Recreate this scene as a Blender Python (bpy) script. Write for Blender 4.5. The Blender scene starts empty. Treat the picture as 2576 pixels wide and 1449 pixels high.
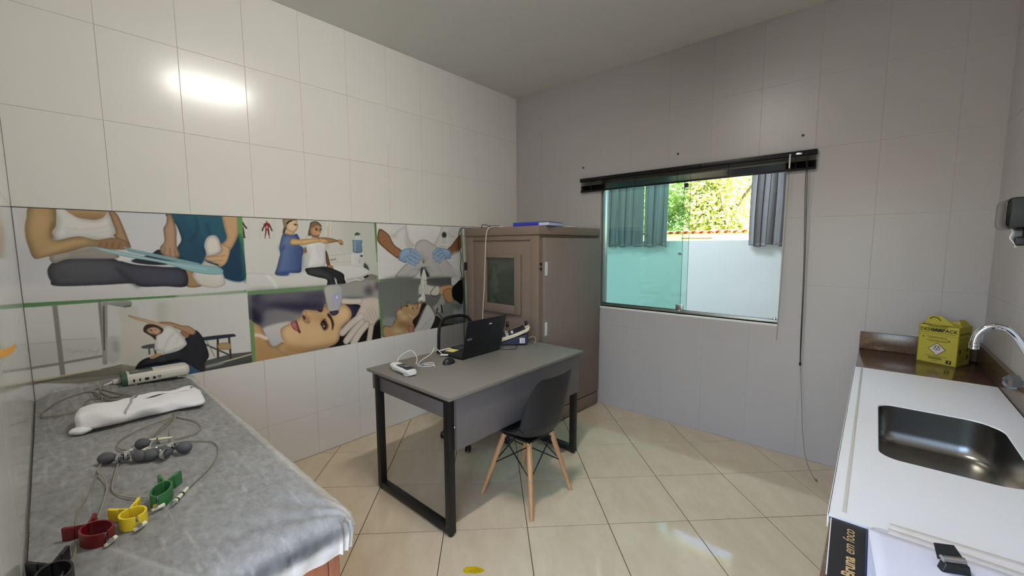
import bpy, bmesh, math, random
import numpy as np
from mathutils import Vector, Matrix
random.seed(4); rng = np.random.default_rng(7)
SC = bpy.context.scene; COL = SC.collection
PI = math.pi
# ------------------------------------------------------------------ camera
cam_d = bpy.data.cameras.new('camera'); cam = bpy.data.objects.new('camera', cam_d); COL.objects.link(cam)
CAM = Vector((3.0072, -3.4873, 1.5234)); YAW, PITCH, ROLL = -0.7235, -0.1008, -0.0035
fw = Vector((math.sin(YAW) * math.cos(PITCH), math.cos(YAW) * math.cos(PITCH), math.sin(PITCH)))
rt = Vector((math.cos(YAW), -math.sin(YAW), 0)); up = rt.cross(fw)
rr = rt * math.cos(ROLL) + up * math.sin(ROLL); uu = -rt * math.sin(ROLL) + up * math.cos(ROLL)
cam.matrix_world = Matrix(((rr.x, uu.x, -fw.x, CAM.x), (rr.y, uu.y, -fw.y, CAM.y), (rr.z, uu.z, -fw.z, CAM.z), (0, 0, 0, 1)))
cam_d.sensor_fit = 'HORIZONTAL'; cam_d.sensor_width = 36.0; cam_d.lens = 1034.72 / 2576 * 36.0
cam_d.clip_start = 0.02; cam_d.clip_end = 200
SC.camera = cam
# ------------------------------------------------------------------ light and exposure
TUBE = 138.0       # radiance of the ceiling batten above the desk
TUBE_FAR = 80.0    # radiance of the unseen batten added to brighten the room behind the window
SKY = 1.6
SUN = 80.0
SC.view_settings.view_transform = 'Standard'; SC.view_settings.look = 'None'
SC.view_settings.gamma = 1.0; SC.view_settings.exposure = 0.0; SC.view_settings.use_curve_mapping = False
SC.cycles.use_denoising = True; SC.cycles.max_bounces = 10; SC.cycles.diffuse_bounces = 6
SC.cycles.transparent_max_bounces = 16; SC.cycles.sample_clamp_indirect = 6.0
SC.cycles.caustics_reflective = False; SC.cycles.caustics_refractive = False
w = bpy.data.worlds.new('sky'); SC.world = w; w.use_nodes = True
nt = w.node_tree; bg = nt.nodes['Background']
sk = nt.nodes.new('ShaderNodeTexSky'); sk.sky_type = 'NISHITA'; sk.sun_disc = False
sk.sun_elevation = math.radians(52); sk.sun_rotation = math.radians(95)
nt.links.new(sk.outputs[0], bg.inputs[0]); bg.inputs[1].default_value = SKY
sun_d = bpy.data.lights.new('sun', 'SUN'); sun_d.energy = SUN; sun_d.angle = math.radians(0.6); sun_d.color = (1.0, 0.95, 0.86)
sun = bpy.data.objects.new('sun', sun_d); COL.objects.link(sun)
sun.rotation_euler = Vector((-0.55, 0.16, -0.82)).to_track_quat('-Z', 'Y').to_euler()

# ------------------------------------------------------------------ helpers
def lin(c):
    return tuple(((v / 255) / 12.92 if v / 255 <= .04045 else ((v / 255 + .055) / 1.055) ** 2.4) for v in c[:3]) + (1.0,)
def mat(name, c, rough=.5, metal=0.0, var=None, bump=None, spec=.5, coat=0.0, trans=0.0, aniso=None):
    """var = (scale, amount[, stretch]) mottles the colour, bump = (scale, strength, distance) gives fine relief."""
    m = bpy.data.materials.new(name); m.use_nodes = True; nt = m.node_tree; b = nt.nodes['Principled BSDF']
    b.inputs['Base Color'].default_value = lin(c); b.inputs['Roughness'].default_value = rough
    b.inputs['Metallic'].default_value = metal; b.inputs['Specular IOR Level'].default_value = spec
    b.inputs['Coat Weight'].default_value = coat; b.inputs['Transmission Weight'].default_value = trans
    tc = None
    if var or bump: tc = nt.nodes.new('ShaderNodeTexCoord')
    if var:
        n = nt.nodes.new('ShaderNodeTexNoise'); n.inputs['Scale'].default_value = var[0]; n.inputs['Detail'].default_value = 6
        n.inputs['Roughness'].default_value = .65
        mp = nt.nodes.new('ShaderNodeMapping'); mp.inputs['Scale'].default_value = var[2] if len(var) > 2 else (1, 1, 1)
        nt.links.new(tc.outputs['Object'], mp.inputs[0]); nt.links.new(mp.outputs[0], n.inputs[0])
        r = nt.nodes.new('ShaderNodeMapRange'); r.inputs['From Min'].default_value = .3; r.inputs['From Max'].default_value = .7
        r.inputs['To Min'].default_value = 1 - var[1]; r.inputs['To Max'].default_value = 1 + var[1]
        nt.links.new(n.outputs['Fac'], r.inputs[0])
        mx = nt.nodes.new('ShaderNodeMix'); mx.data_type = 'RGBA'; mx.blend_type = 'MULTIPLY'; mx.inputs[0].default_value = 1
        mx.inputs[6].default_value = lin(c); cb = nt.nodes.new('ShaderNodeCombineColor')
        for i in range(3): nt.links.new(r.outputs[0], cb.inputs[i])
        nt.links.new(cb.outputs[0], mx.inputs[7]); nt.links.new(mx.outputs[2], b.inputs['Base Color'])
    if bump:
        n2 = nt.nodes.new('ShaderNodeTexNoise'); n2.inputs['Scale'].default_value = bump[0]; n2.inputs['Detail'].default_value = 3
        nt.links.new(tc.outputs['Object'], n2.inputs[0]); bp = nt.nodes.new('ShaderNodeBump')
        bp.inputs['Strength'].default_value = bump[1]; bp.inputs['Distance'].default_value = bump[2]
        nt.links.new(n2.outputs['Fac'], bp.inputs['Height']); nt.links.new(bp.outputs[0], b.inputs['Normal'])
    return m
def glow(name, c, strength):
    m = bpy.data.materials.new(name); m.use_nodes = True; b = m.node_tree.nodes['Principled BSDF']
    b.inputs['Base Color'].default_value = (0.8, 0.8, 0.8, 1)
    b.inputs['Emission Color'].default_value = lin(c); b.inputs['Emission Strength'].default_value = strength
    return m
def thin(name, tint, gloss=.06, rough=.02):
    """thin sheet of glass or film: tinted transparency under a Fresnel reflection"""
    m = bpy.data.materials.new(name); m.use_nodes = True; nt = m.node_tree; out = nt.nodes['Material Output']; nt.nodes.remove(nt.nodes['Principled BSDF'])
    t = nt.nodes.new('ShaderNodeBsdfTransparent'); t.inputs[0].default_value = tint + (1,)
    g = nt.nodes.new('ShaderNodeBsdfGlossy'); g.inputs['Roughness'].default_value = rough
    lw = nt.nodes.new('ShaderNodeLayerWeight'); lw.inputs[0].default_value = .5
    pw = nt.nodes.new('ShaderNodeMath'); pw.operation = 'POWER'; pw.inputs[1].default_value = 5; nt.links.new(lw.outputs['Facing'], pw.inputs[0])
    ad = nt.nodes.new('ShaderNodeMath'); ad.operation = 'MULTIPLY_ADD'; ad.inputs[1].default_value = .95; ad.inputs[2].default_value = .04; nt.links.new(pw.outputs[0], ad.inputs[0])
    mx = nt.nodes.new('ShaderNodeMixShader'); nt.links.new(ad.outputs[0], mx.inputs[0])
    nt.links.new(t.outputs[0], mx.inputs[1]); nt.links.new(g.outputs[0], mx.inputs[2]); nt.links.new(mx.outputs[0], out.inputs[0])
    return m
class MB:
    """collects shapes as one mesh"""
    def __init__(s): s.v = []; s.f = []; s.uv = {}
    def add(s, vs, fs, M=None):
        o = len(s.v); s.v += [tuple(M @ Vector(v)) if M is not None else tuple(v) for v in vs]; s.f += [tuple(o + i for i in f) for f in fs]; return s
    def box(s, x0, y0, z0, x1, y1, z1, M=None):
        return s.add([(x0, y0, z0), (x1, y0, z0), (x1, y1, z0), (x0, y1, z0), (x0, y0, z1), (x1, y0, z1), (x1, y1, z1), (x0, y1, z1)],
                     [(0, 3, 2, 1), (4, 5, 6, 7), (0, 1, 5, 4), (1, 2, 6, 5), (2, 3, 7, 6), (3, 0, 4, 7)], M)
    def rbox(s, x0, y0, z0, x1, y1, z1, r=.004, seg=2, M=None):
        bm = bmesh.new(); t = MB().box(x0, y0, z0, x1, y1, z1)
        vs = [bm.verts.new(v) for v in t.v]; [bm.faces.new([vs[i] for i in f]) for f in t.f]
        bmesh.ops.bevel(bm, geom=bm.edges[:], offset=r, segments=seg, affect='EDGES', profile=.5)
        bm.verts.index_update(); s.add([v.co.copy() for v in bm.verts], [[v.index for v in f.verts] for f in bm.faces], M); bm.free(); return s
    def tube(s, pts, r, n=8, closed=False, M=None, flat=1.0):
        P = [Vector(p) for p in pts]; m = len(P); vs = []; fs = []; prev = None
        for i in range(m):
            a = P[(i - 1) % m] if closed or i else P[0]; b = P[(i + 1) % m] if closed or i < m - 1 else P[-1]
            t = (b - a).normalized()
            if prev is None:
                q = Vector((0, 0, 1)) if abs(t.z) < .9 else Vector((1, 0, 0)); nx = t.cross(q).normalized()
            else: nx = (prev - t * prev.dot(t)).normalized()
            prev = nx; ny = t.cross(nx); rad = r[i] if isinstance(r, (list, tuple)) else r
            for k in range(n): vs.append(P[i] + nx * rad * math.cos(2 * PI * k / n) + ny * rad * flat * math.sin(2 * PI * k / n))
        for i in range(m if closed else m - 1):
            j = (i + 1) % m
            for k in range(n): fs.append((i * n + k, i * n + (k + 1) % n, j * n + (k + 1) % n, j * n + k))
        if not closed: fs += [tuple(range(n - 1, -1, -1)), tuple((m - 1) * n + k for k in range(n))]
        return s.add(vs, fs, M)
    def lathe(s, prof, n=16, M=None):
        vs = []; fs = []
        for r, z in prof:
            for k in range(n): vs.append((r * math.cos(2 * PI * k / n), r * math.sin(2 * PI * k / n), z))
        for i in range(len(prof) - 1):
            for k in range(n): fs.append((i * n + k, i * n + (k + 1) % n, (i + 1) * n + (k + 1) % n, (i + 1) * n + k))
        fs += [tuple(range(n - 1, -1, -1)), tuple((len(prof) - 1) * n + k for k in range(n))]
        return s.add(vs, fs, M)
    def prism(s, poly, z0, z1, M=None):
        n = len(poly); vs = [(x, y, z0) for x, y in poly] + [(x, y, z1) for x, y in poly]
        return s.add(vs, [tuple(range(n - 1, -1, -1)), tuple(range(n, 2 * n))] + [(i, (i + 1) % n, n + (i + 1) % n, n + i) for i in range(n)], M)
    def grid(s, f, nu, nv, M=None, closed_u=False):
        vs = [f(i / nu, j / nv) for i in range(nu + 1) for j in range(nv + 1)]; w = nv + 1
        return s.add(vs, [(i * w + j, (i + 1) * w + j, (i + 1) * w + j + 1, i * w + j + 1) for i in range(nu) for j in range(nv)], M)
    def strip(s, path, th, z0, z1, M=None, closed=False):
        """a band of thickness th following a plan path, standing from z0 to z1"""
        p = [Vector((a, b)) for a, b in path]; n = len(p); L, R = [], []
        for i in range(n):
            a = p[(i - 1) % n] if closed or i else p[0]; b = p[(i + 1) % n] if closed or i < n - 1 else p[-1]
            t = (b - a).normalized(); q = Vector((-t.y, t.x)) * th / 2; L.append(p[i] + q); R.append(p[i] - q)
        if not closed: return s.prism([tuple(x) for x in R] + [tuple(x) for x in L[::-1]], z0, z1, M)
        vs = []; fs = []
        for i in range(n): vs += [(L[i].x, L[i].y, z0), (R[i].x, R[i].y, z0), (R[i].x, R[i].y, z1), (L[i].x, L[i].y, z1)]
        for i in range(n):
            j = (i + 1) % n
            for k in range(4): fs.append((i * 4 + k, i * 4 + (k + 1) % 4, j * 4 + (k + 1) % 4, j * 4 + k))
        return s.add(vs, fs, M)
    def build(s, name, m, parent=None, smooth=35, bevel=0.0, solid=0.0, subd=0, at=None, rot=None):
        me = bpy.data.meshes.new(name); me.from_pydata(s.v, [], s.f); me.update()
        bm = bmesh.new(); bm.from_mesh(me); bmesh.ops.recalc_face_normals(bm, faces=bm.faces[:]); bm.to_mesh(me); bm.free()
        if m: me.materials.append(m)
        o = bpy.data.objects.new(name, me); COL.objects.link(o)
        if smooth:
            for p in me.polygons: p.use_smooth = True
            me.set_sharp_from_angle(angle=math.radians(smooth))
        if solid:
            k = o.modifiers.new('s', 'SOLIDIFY'); k.thickness = solid; k.offset = 0
        if bevel:
            k = o.modifiers.new('b', 'BEVEL'); k.width = bevel; k.segments = 2; k.limit_method = 'ANGLE'; k.angle_limit = math.radians(40)
        if subd:
            k = o.modifiers.new('d', 'SUBSURF'); k.levels = subd; k.render_levels = subd
        if parent: o.parent = parent
        if at: o.location = at
        if rot: o.rotation_euler = rot
        return o
def T(x, y, z, rz=0.0, rx=0.0, ry=0.0):
    return Matrix.Translation((x, y, z)) @ Matrix.Rotation(rz, 4, 'Z') @ Matrix.Rotation(rx, 4, 'X') @ Matrix.Rotation(ry, 4, 'Y')
def thing(name, label, cat, loc=(0, 0, 0), rz=0.0, group=None):
    o = bpy.data.objects.new(name, None); o.empty_display_size = .05; COL.objects.link(o); o.location = loc; o.rotation_euler = (0, 0, rz)
    return tag(o, label, cat, group)
def tag(o, label, cat, group=None):
    o['label'] = label; o['category'] = cat
    if group: o['group'] = group
    return o
def struct(o, label=None):
    o['kind'] = 'structure'
    if label: o['label'] = label
    return o
def copy_thing(src, loc, rz, label, mats=None):
    r = src.copy(); COL.objects.link(r); r.location = loc; r.rotation_euler = (0, 0, rz); r['label'] = label
    for ch in list(src.children):
        c = ch.copy(); COL.objects.link(c); c.parent = r
        for g in list(ch.children):
            d = g.copy(); COL.objects.link(d); d.parent = c
    return r
def sm(pts, n=6):
    p = [Vector(q) for q in pts]; out = []
    for i in range(len(p) - 1):
        a, b, c, d = p[max(i - 1, 0)], p[i], p[i + 1], p[min(i + 2, len(p) - 1)]
        for k in range(n):
            t = k / n; out.append(.5 * (2 * b + (c - a) * t + (2 * a - 5 * b + 4 * c - d) * t * t + (3 * b - a - 3 * c + d) * t ** 3))
    return out + [p[-1]]
def text(body, name, m, parent, M, size, depth=.0004, shear=0.0, bold=0.0, align='LEFT'):
    """flat print: lettering as a thin mesh"""
    c = bpy.data.curves.new(name, 'FONT'); c.body = body; c.size = size; c.extrude = depth; c.shear = shear; c.offset = bold; c.align_x = align; c.resolution_u = 3
    o = bpy.data.objects.new(name, c); dg = bpy.context.evaluated_depsgraph_get()
    COL.objects.link(o); dg.update(); me = bpy.data.meshes.new_from_object(o.evaluated_get(dg)); bpy.data.objects.remove(o)
    me.transform(M); me.materials.clear(); me.materials.append(m); o = bpy.data.objects.new(name, me); COL.objects.link(o)
    if parent: o.parent = parent
    return o
# ------------------------------------------------------------------ materials of the room
M_tile = mat('white_glazed_tile', (226, 225, 220), .19, bump=(3, .03, .01))
M_grout = mat('pale_grout', (203, 197, 186), .8, var=(14, .12))
M_paint = mat('grey_lilac_paint', (176, 173, 174), .34, var=(1.1, .03), bump=(60, .04, .002))
M_paintjoint = mat('painted_grout', (176, 172, 171), .6)
M_ceil = mat('ceiling_white_paint', (218, 219, 216), .9, var=(1.5, .015))
M_white = mat('white_wall_paint', (226, 226, 222), .7)
M_gfloor = mat('brown_floor_grout', (80, 68, 56), .8)
def floor_mat():
    m = mat('beige_polished_porcelain', (212, 196, 168), .07); nt = m.node_tree; b = nt.nodes['Principled BSDF']
    tc = nt.nodes.new('ShaderNodeTexCoord'); oi = nt.nodes.new('ShaderNodeObjectInfo')
    mp = nt.nodes.new('ShaderNodeMapping'); mp.inputs['Scale'].default_value = (1.1, 1.1, 1); mp.inputs['Rotation'].default_value = (0, 0, .78)
    ml = nt.nodes.new('ShaderNodeVectorMath'); ml.operation = 'SCALE'; ml.inputs[0].default_value = (9, 7, 3)
    nt.links.new(oi.outputs['Random'], ml.inputs['Scale']); nt.links.new(tc.outputs['Object'], mp.inputs[0]); nt.links.new(ml.outputs[0], mp.inputs['Location'])
    st = nt.nodes.new('ShaderNodeMapping'); st.inputs['Scale'].default_value = (2.2, 5, 1); nt.links.new(mp.outputs[0], st.inputs[0])
    n = nt.nodes.new('ShaderNodeTexNoise'); n.inputs['Scale'].default_value = 1.6; n.inputs['Detail'].default_value = 8; n.inputs['Roughness'].default_value = .7
    nt.links.new(st.outputs[0], n.inputs[0])
    cr = nt.nodes.new('ShaderNodeValToRGB'); e = cr.color_ramp.elements
    e[0].position = .25; e[0].color = lin((202, 184, 155)); e[1].position = .7; e[1].color = lin((219, 204, 178))
    nt.links.new(n.outputs['Fac'], cr.inputs[0]); nt.links.new(cr.outputs[0], b.inputs['Base Color'])
    n3 = nt.nodes.new('ShaderNodeTexNoise'); n3.inputs['Scale'].default_value = 9; n3.inputs['Detail'].default_value = 2; nt.links.new(tc.outputs['Object'], n3.inputs[0])
    bp = nt.nodes.new('ShaderNodeBump'); bp.inputs['Strength'].default_value = .05; bp.inputs['Distance'].default_value = .01
    nt.links.new(n3.outputs['Fac'], bp.inputs['Height']); nt.links.new(bp.outputs[0], b.inputs['Normal'])
    return m
M_floor = floor_mat()
RX, RY, RZ = 3.494, -3.573, 3.097            # room size: x 0..RX, y RY..0, z 0..RZ
ROWS = [0.0, 0.3134, 0.780, 1.2465, 1.7145, 2.1735, 2.6371, 3.097]
# ------------------------------------------------------------------ wall and floor pieces
TILE_CACHE = {}
def tile_mesh(w, h, th, bev, m):
    k = (round(w, 4), round(h, 4), round(th, 4), m.name)
    if k not in TILE_CACHE:
        b = bev; t = MB()
        vs = [(0, 0, 0), (w, 0, 0), (w, h, 0), (0, h, 0), (0, 0, th - b * .5), (w, 0, th - b * .5), (w, h, th - b * .5), (0, h, th - b * .5), (b, b, th), (w - b, b, th), (w - b, h - b, th), (b, h - b, th)]
        fs = [(0, 1, 5, 4), (1, 2, 6, 5), (2, 3, 7, 6), (3, 0, 4, 7), (4, 5, 9, 8), (5, 6, 10, 9), (6, 7, 11, 10), (7, 4, 8, 11), (8, 9, 10, 11)]
        me = bpy.data.meshes.new('tile'); me.from_pydata(vs, [], fs); me.update(); me.materials.append(m); TILE_CACHE[k] = me
    return TILE_CACHE[k]
def tile_wall(parent, M, cols, rows, m, th=.006, gap=.0022, hole=None, skip=None, bev=.0012, tilt=.0012):
    """tiles as single pieces on a wall plane: M maps (along, up, out); hole = opening they are cut around"""
    for i in range(len(cols) - 1):
        for j in range(len(rows) - 1):
            a0, a1, b0, b1 = cols[i], cols[i + 1], rows[j], rows[j + 1]
            if skip and skip(a0, a1, b0, b1): continue
            rects = [(a0, a1, b0, b1)]
            if hole:
                h0, h1, g0, g1 = hole
                if a1 > h0 and a0 < h1 and b1 > g0 and b0 < g1:
                    rects = []; c0, c1 = max(a0, h0), min(a1, h1)
                    if a0 < h0: rects.append((a0, h0, b0, b1))
                    if a1 > h1: rects.append((h1, a1, b0, b1))
                    if b0 < g0: rects.append((c0, c1, b0, g0))
                    if b1 > g1: rects.append((c0, c1, g1, b1))
            for (p0, p1, q0, q1) in rects:
                g0 = gap / 2 if p0 == a0 else 0; g1 = gap / 2 if p1 == a1 else 0; k0 = gap / 2 if q0 == b0 else 0; k1 = gap / 2 if q1 == b1 else 0
                w_, h_ = p1 - p0 - g0 - g1, q1 - q0 - k0 - k1
                if w_ < .004 or h_ < .004: continue
                o = bpy.data.objects.new('tile', tile_mesh(w_, h_, th, bev, m)); COL.objects.link(o); o.parent = parent
                o.matrix_local = M @ Matrix.Translation((p0 + g0, q0 + k0, 0)) @ Matrix.Rotation(random.uniform(-tilt, tilt), 4, 'Y') @ Matrix.Rotation(random.uniform(-tilt, tilt), 4, 'X')
BASIS = lambda a, b, n, o: Matrix(((a[0], b[0], n[0], o[0]), (a[1], b[1], n[1], o[1]), (a[2], b[2], n[2], o[2]), (0, 0, 0, 1)))
# floor
fl = struct(MB().box(-.15, RY - .15, -.12, RX + .15, .0, -.004).build('floor', M_gfloor, smooth=0))
def clip(poly, ax, v, keep_less):
    out = []
    for i in range(len(poly)):
        p, q = poly[i], poly[(i + 1) % len(poly)]; a = (p[ax] - v) * (1 if keep_less else -1); b = (q[ax] - v) * (1 if keep_less else -1)
        if a <= 0: out.append(p)
        if (a < 0 < b) or (b < 0 < a): t = a / (a - b); out.append((p[0] + (q[0] - p[0]) * t, p[1] + (q[1] - p[1]) * t))
    return out
th_ = -.7793; e1 = (math.sin(th_), math.cos(th_)); e2 = (math.cos(th_), -math.sin(th_)); P0 = (1.0359, -2.4937); S_ = .45; G_ = .0021
for i in range(-9, 12):
    for j in range(-9, 12):
        q = [(P0[0] + S_ * (i * e1[0] + j * e2[0]) + s * e1[0] + t * e2[0], P0[1] + S_ * (i * e1[1] + j * e2[1]) + s * e1[1] + t * e2[1])
             for s, t in ((G_, G_), (G_, S_ - G_), (S_ - G_, S_ - G_), (S_ - G_, G_))]
        for ax, v, k in ((0, .002, False), (0, RX - .002, True), (1, RY + .002, False), (1, -.002, True)):
            q = clip(q, ax, v, k) if q else q
        if len(q) < 3 or abs(sum(q[k][0] * q[(k + 1) % len(q)][1] - q[(k + 1) % len(q)][0] * q[k][1] for k in range(len(q)))) / 2 < .0004: continue
        cx = sum(p[0] for p in q) / len(q); cy = sum(p[1] for p in q) / len(q); n = len(q)
        top = [(p[0] - cx, p[1] - cy, 0) for p in q]; inn = [(x * (1 - .0015 / max(math.hypot(x, y), .01)), y * (1 - .0015 / max(math.hypot(x, y), .01)), 0) for x, y, z in top]
        vs = [(x, y, -.006) for x, y, z in top] + [(x, y, -.0008) for x, y, z in top] + inn
        fs = [tuple(range(2 * n, 3 * n))] + [(k, (k + 1) % n, n + (k + 1) % n, n + k) for k in range(n)] + [(n + k, n + (k + 1) % n, 2 * n + (k + 1) % n, 2 * n + k) for k in range(n)]
        o = MB().add(vs, fs).build('tile', M_floor, fl, smooth=0, at=(cx, cy, 0))
struct(MB().box(-.15, RY - .15, RZ, RX + .15, .15, RZ + .15).build('ceiling', M_ceil, smooth=0))
# left wall with glazed tiles (the mural takes two courses of it)
wl = struct(MB().box(-.15, RY - .15, -.02, -.0026, .15, RZ).build('wall_left', M_grout, smooth=0))
cols = [RY] + [-2.9069 + .3294 * k for k in range(-1, 9)] + [0.0]
tile_wall(wl, BASIS((0, 1, 0), (0, 0, 1), (1, 0, 0), (-.0026, 0, 0)), cols, ROWS, M_tile, th=.0026, bev=.0008, gap=.0017, skip=lambda a0, a1, b0, b1: .7 < b0 < 1.7)
# wall beside the couch (camera side), glazed tiles, with an unseen doorway added for cool sky fill
DX0, DX1, DZ = 2.25, 3.2, 2.12
wn = struct(MB().box(-.15, RY - .15, -.02, DX0, RY - .006, RZ).box(DX1, RY - .15, -.02, RX + .15, RY - .006, RZ).box(DX0, RY - .15, DZ, DX1, RY - .006, RZ).build('wall_near', M_grout, smooth=0))
tile_wall(wn, BASIS((1, 0, 0), (0, 0, 1), (0, 1, 0), (0, RY - .006, 0)), [.3294 * k for k in range(0, 11)] + [RX], ROWS, mat('white_glazed_tile_clean', (224, 223, 219), .09), hole=(DX0, DX1, -1, DZ), bev=.0004, gap=.0010, tilt=.0002)
# window wall: tiles painted over in grey, opening for the window
WX0, WX1, WZ0, WZ1 = 1.04, 2.5, .95, 2.13
wb = struct(MB().box(-.15, .0, -.12, WX0, .15, RZ).box(WX1, .0, -.12, RX + .15, .15, RZ).box(WX0, .0, -.12, WX1, .15, WZ0).box(WX0, .0, WZ1, WX1, .15, RZ).build('wall_back', M_paint, smooth=0))
tile_wall(wb, BASIS((1, 0, 0), (0, 0, 1), (0, -1, 0), (0, .0, 0)), [0.0] + [.014 + .33 * k for k in range(1, 11)] + [RX], ROWS, M_paint, th=.0014, gap=.0016, hole=(WX0, WX1, WZ0, WZ1), bev=.0009, tilt=.0001)
wr = struct(MB().box(RX, RY - .15, -.02, RX + .15, .15, RZ).build('wall_right', M_paint, smooth=0))
tile_wall(wr, BASIS((0, 1, 0), (0, 0, 1), (-1, 0, 0), (RX, 0, 0)), [RY] + [-.33 * k for k in range(10, 0, -1)] + [0.0], ROWS, M_paint, th=.0014, gap=.0016, bev=.0009, tilt=.0001)
# window: aluminium channel, two sheets of green glass slid one behind the other, clips and knob
M_alu = mat('satin_aluminium', (150, 150, 142), .35, .9)
M_glass = thin('green_tempered_glass', (.82, .945, .905))
M_gedge = mat('green_glass_edge', (120, 176, 160), .2)
M_steel = mat('brushed_steel', (188, 188, 186), .3, 1.0)
M_dark = mat('dark_clip_metal', (74, 74, 76), .4, .7)
win = struct(thing('window_1', '', '', (0, 0, 0)), 'sliding green glass window standing open on its right half'); del win['category']
f = MB().rbox(WX0, .03, WZ0, WX1, .10, WZ0 + .010, .001).rbox(WX0, .030, WZ0, WX1, .036, WZ0 + .028, .001).rbox(WX0, .094, WZ0, WX1, .1, WZ0 + .028, .001).rbox(WX0, .062, WZ0, WX1, .067, WZ0 + .022, .001)
f.build('bottom_rail', M_alu, win)
MB().rbox(WX0, .03, WZ1 - .04, WX1, .10, WZ1, .002).build('top_rail', M_alu, win)
MB().rbox(WX0, .03, WZ0 + .03, WX0 + .014, .10, WZ1 - .04, .001).build('side_channel', M_alu, win)
for x0, x1, y in ((WX0 + .016, 1.777, .077), (1.10, 1.836, .050)):
    p = MB().box(x0, y - .004, WZ0 + .012, x1, y + .004, WZ1 - .02).build('pane', M_glass, win, smooth=0)
    e = MB().box(x1, y - .004, WZ0 + .012, x1 + .0015, y + .004, WZ1 - .02).build('pane_edge', M_gedge, p, smooth=0)
MB().rbox(1.752, .036, .972, 1.812, .062, 1.028, .004).rbox(1.775, .028, .965, 1.79, .05, .985, .003).build('lock_clip', M_steel, win)
MB().rbox(1.784, .04, 2.0, 1.816, .058, 2.035, .005).build('glass_clamp', M_dark, win)
MB().lathe([(.004, 0), (.004, .012), (.011, .014), (.011, .022), (.008, .026)], 14, T(1.772, .046, 1.458, 0, PI / 2)).lathe([(.004, 0), (.004, .012), (.011, .014), (.011, .022), (.008, .026)], 14, T(1.772, .054, 1.458, 0, -PI / 2)).build('pull_knob', M_steel, win)
MB().rbox(2.46, .05, .965, 2.478, .09, .99, .003).build('end_stop', M_steel, win)
struct(MB().rbox(WX0, -.004, WZ0 - .012, WX1, .03, WZ0 + .001, .001).build('trim_1', M_white), 'thin white window sill ledge')
# the room behind the window
M_fwall = mat('off_white_plaster', (222, 224, 220), .8)
FY, FX0, FX1, FZ = 2.0, -1.1, 3.6, 2.9
struct(MB().box(FX0, .15, -.12, FX1, FY + .15, 0).build('floor_annex', mat('annex_floor', (190, 180, 160), .3), smooth=0))
struct(MB().box(FX0, .15, FZ, FX1, FY + .15, FZ + .12).build('ceiling_annex', M_ceil, smooth=0))
OX0, OX1, OZ0, OZ1 = -.06, 2.30, 1.588, 2.60
struct(MB().box(FX0, FY, 0, OX0, FY + .15, FZ).box(OX1, FY, 0, FX1, FY + .15, FZ).box(OX0, FY, 0, OX1, FY + .15, OZ0).box(OX0, FY, OZ1, OX1, FY + .15, FZ).build('wall_annex_back', M_fwall, smooth=0))
struct(MB().box(FX0 - .15, .15, 0, FX0, FY + .15, FZ).build('wall_annex_left', M_fwall, smooth=0))
struct(MB().box(FX1, .15, 0, FX1 + .15, FY + .15, FZ).build('wall_annex_right', M_fwall, smooth=0))
# ------------------------------------------------------------------ ceiling battens
M_batten = mat('white_enamelled_metal', (230, 230, 228), .4)
def batten(x, y, z, L, rz, strength, tint, label):
    t = thing('ceiling_lamp', label, 'lamp', (x, y, z), rz)
    MB().rbox(-.06, -L / 2 - .02, -.03, .06, L / 2 + .02, 0, .004).build('housing', M_batten, t)
    g = glow('lamp_diffuser', tint, strength)
    MB().grid(lambda u, v: (.052 * math.cos(PI + PI * v), (u - .5) * L, -.03 + .045 * math.sin(PI + PI * v)), 2, 14).build('diffuser', g, t)
    for s in (-1, 1): MB().rbox(-.056, s * L / 2 - .012, -.078, .056, s * L / 2 + .012, -.03, .006).build('end_cap', M_batten, t)
    return t
batten(1.95, -2.31, RZ, .66, 0, TUBE, (255, 251, 243), 'white ceiling batten lamp above the desk and couch')
batten(1.3, 1.0, FZ, 1.2, PI / 2, TUBE_FAR, (218, 235, 255), 'added unseen ceiling lamp brightening the room behind the window')
MURAL_GAIN = 1.15
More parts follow.
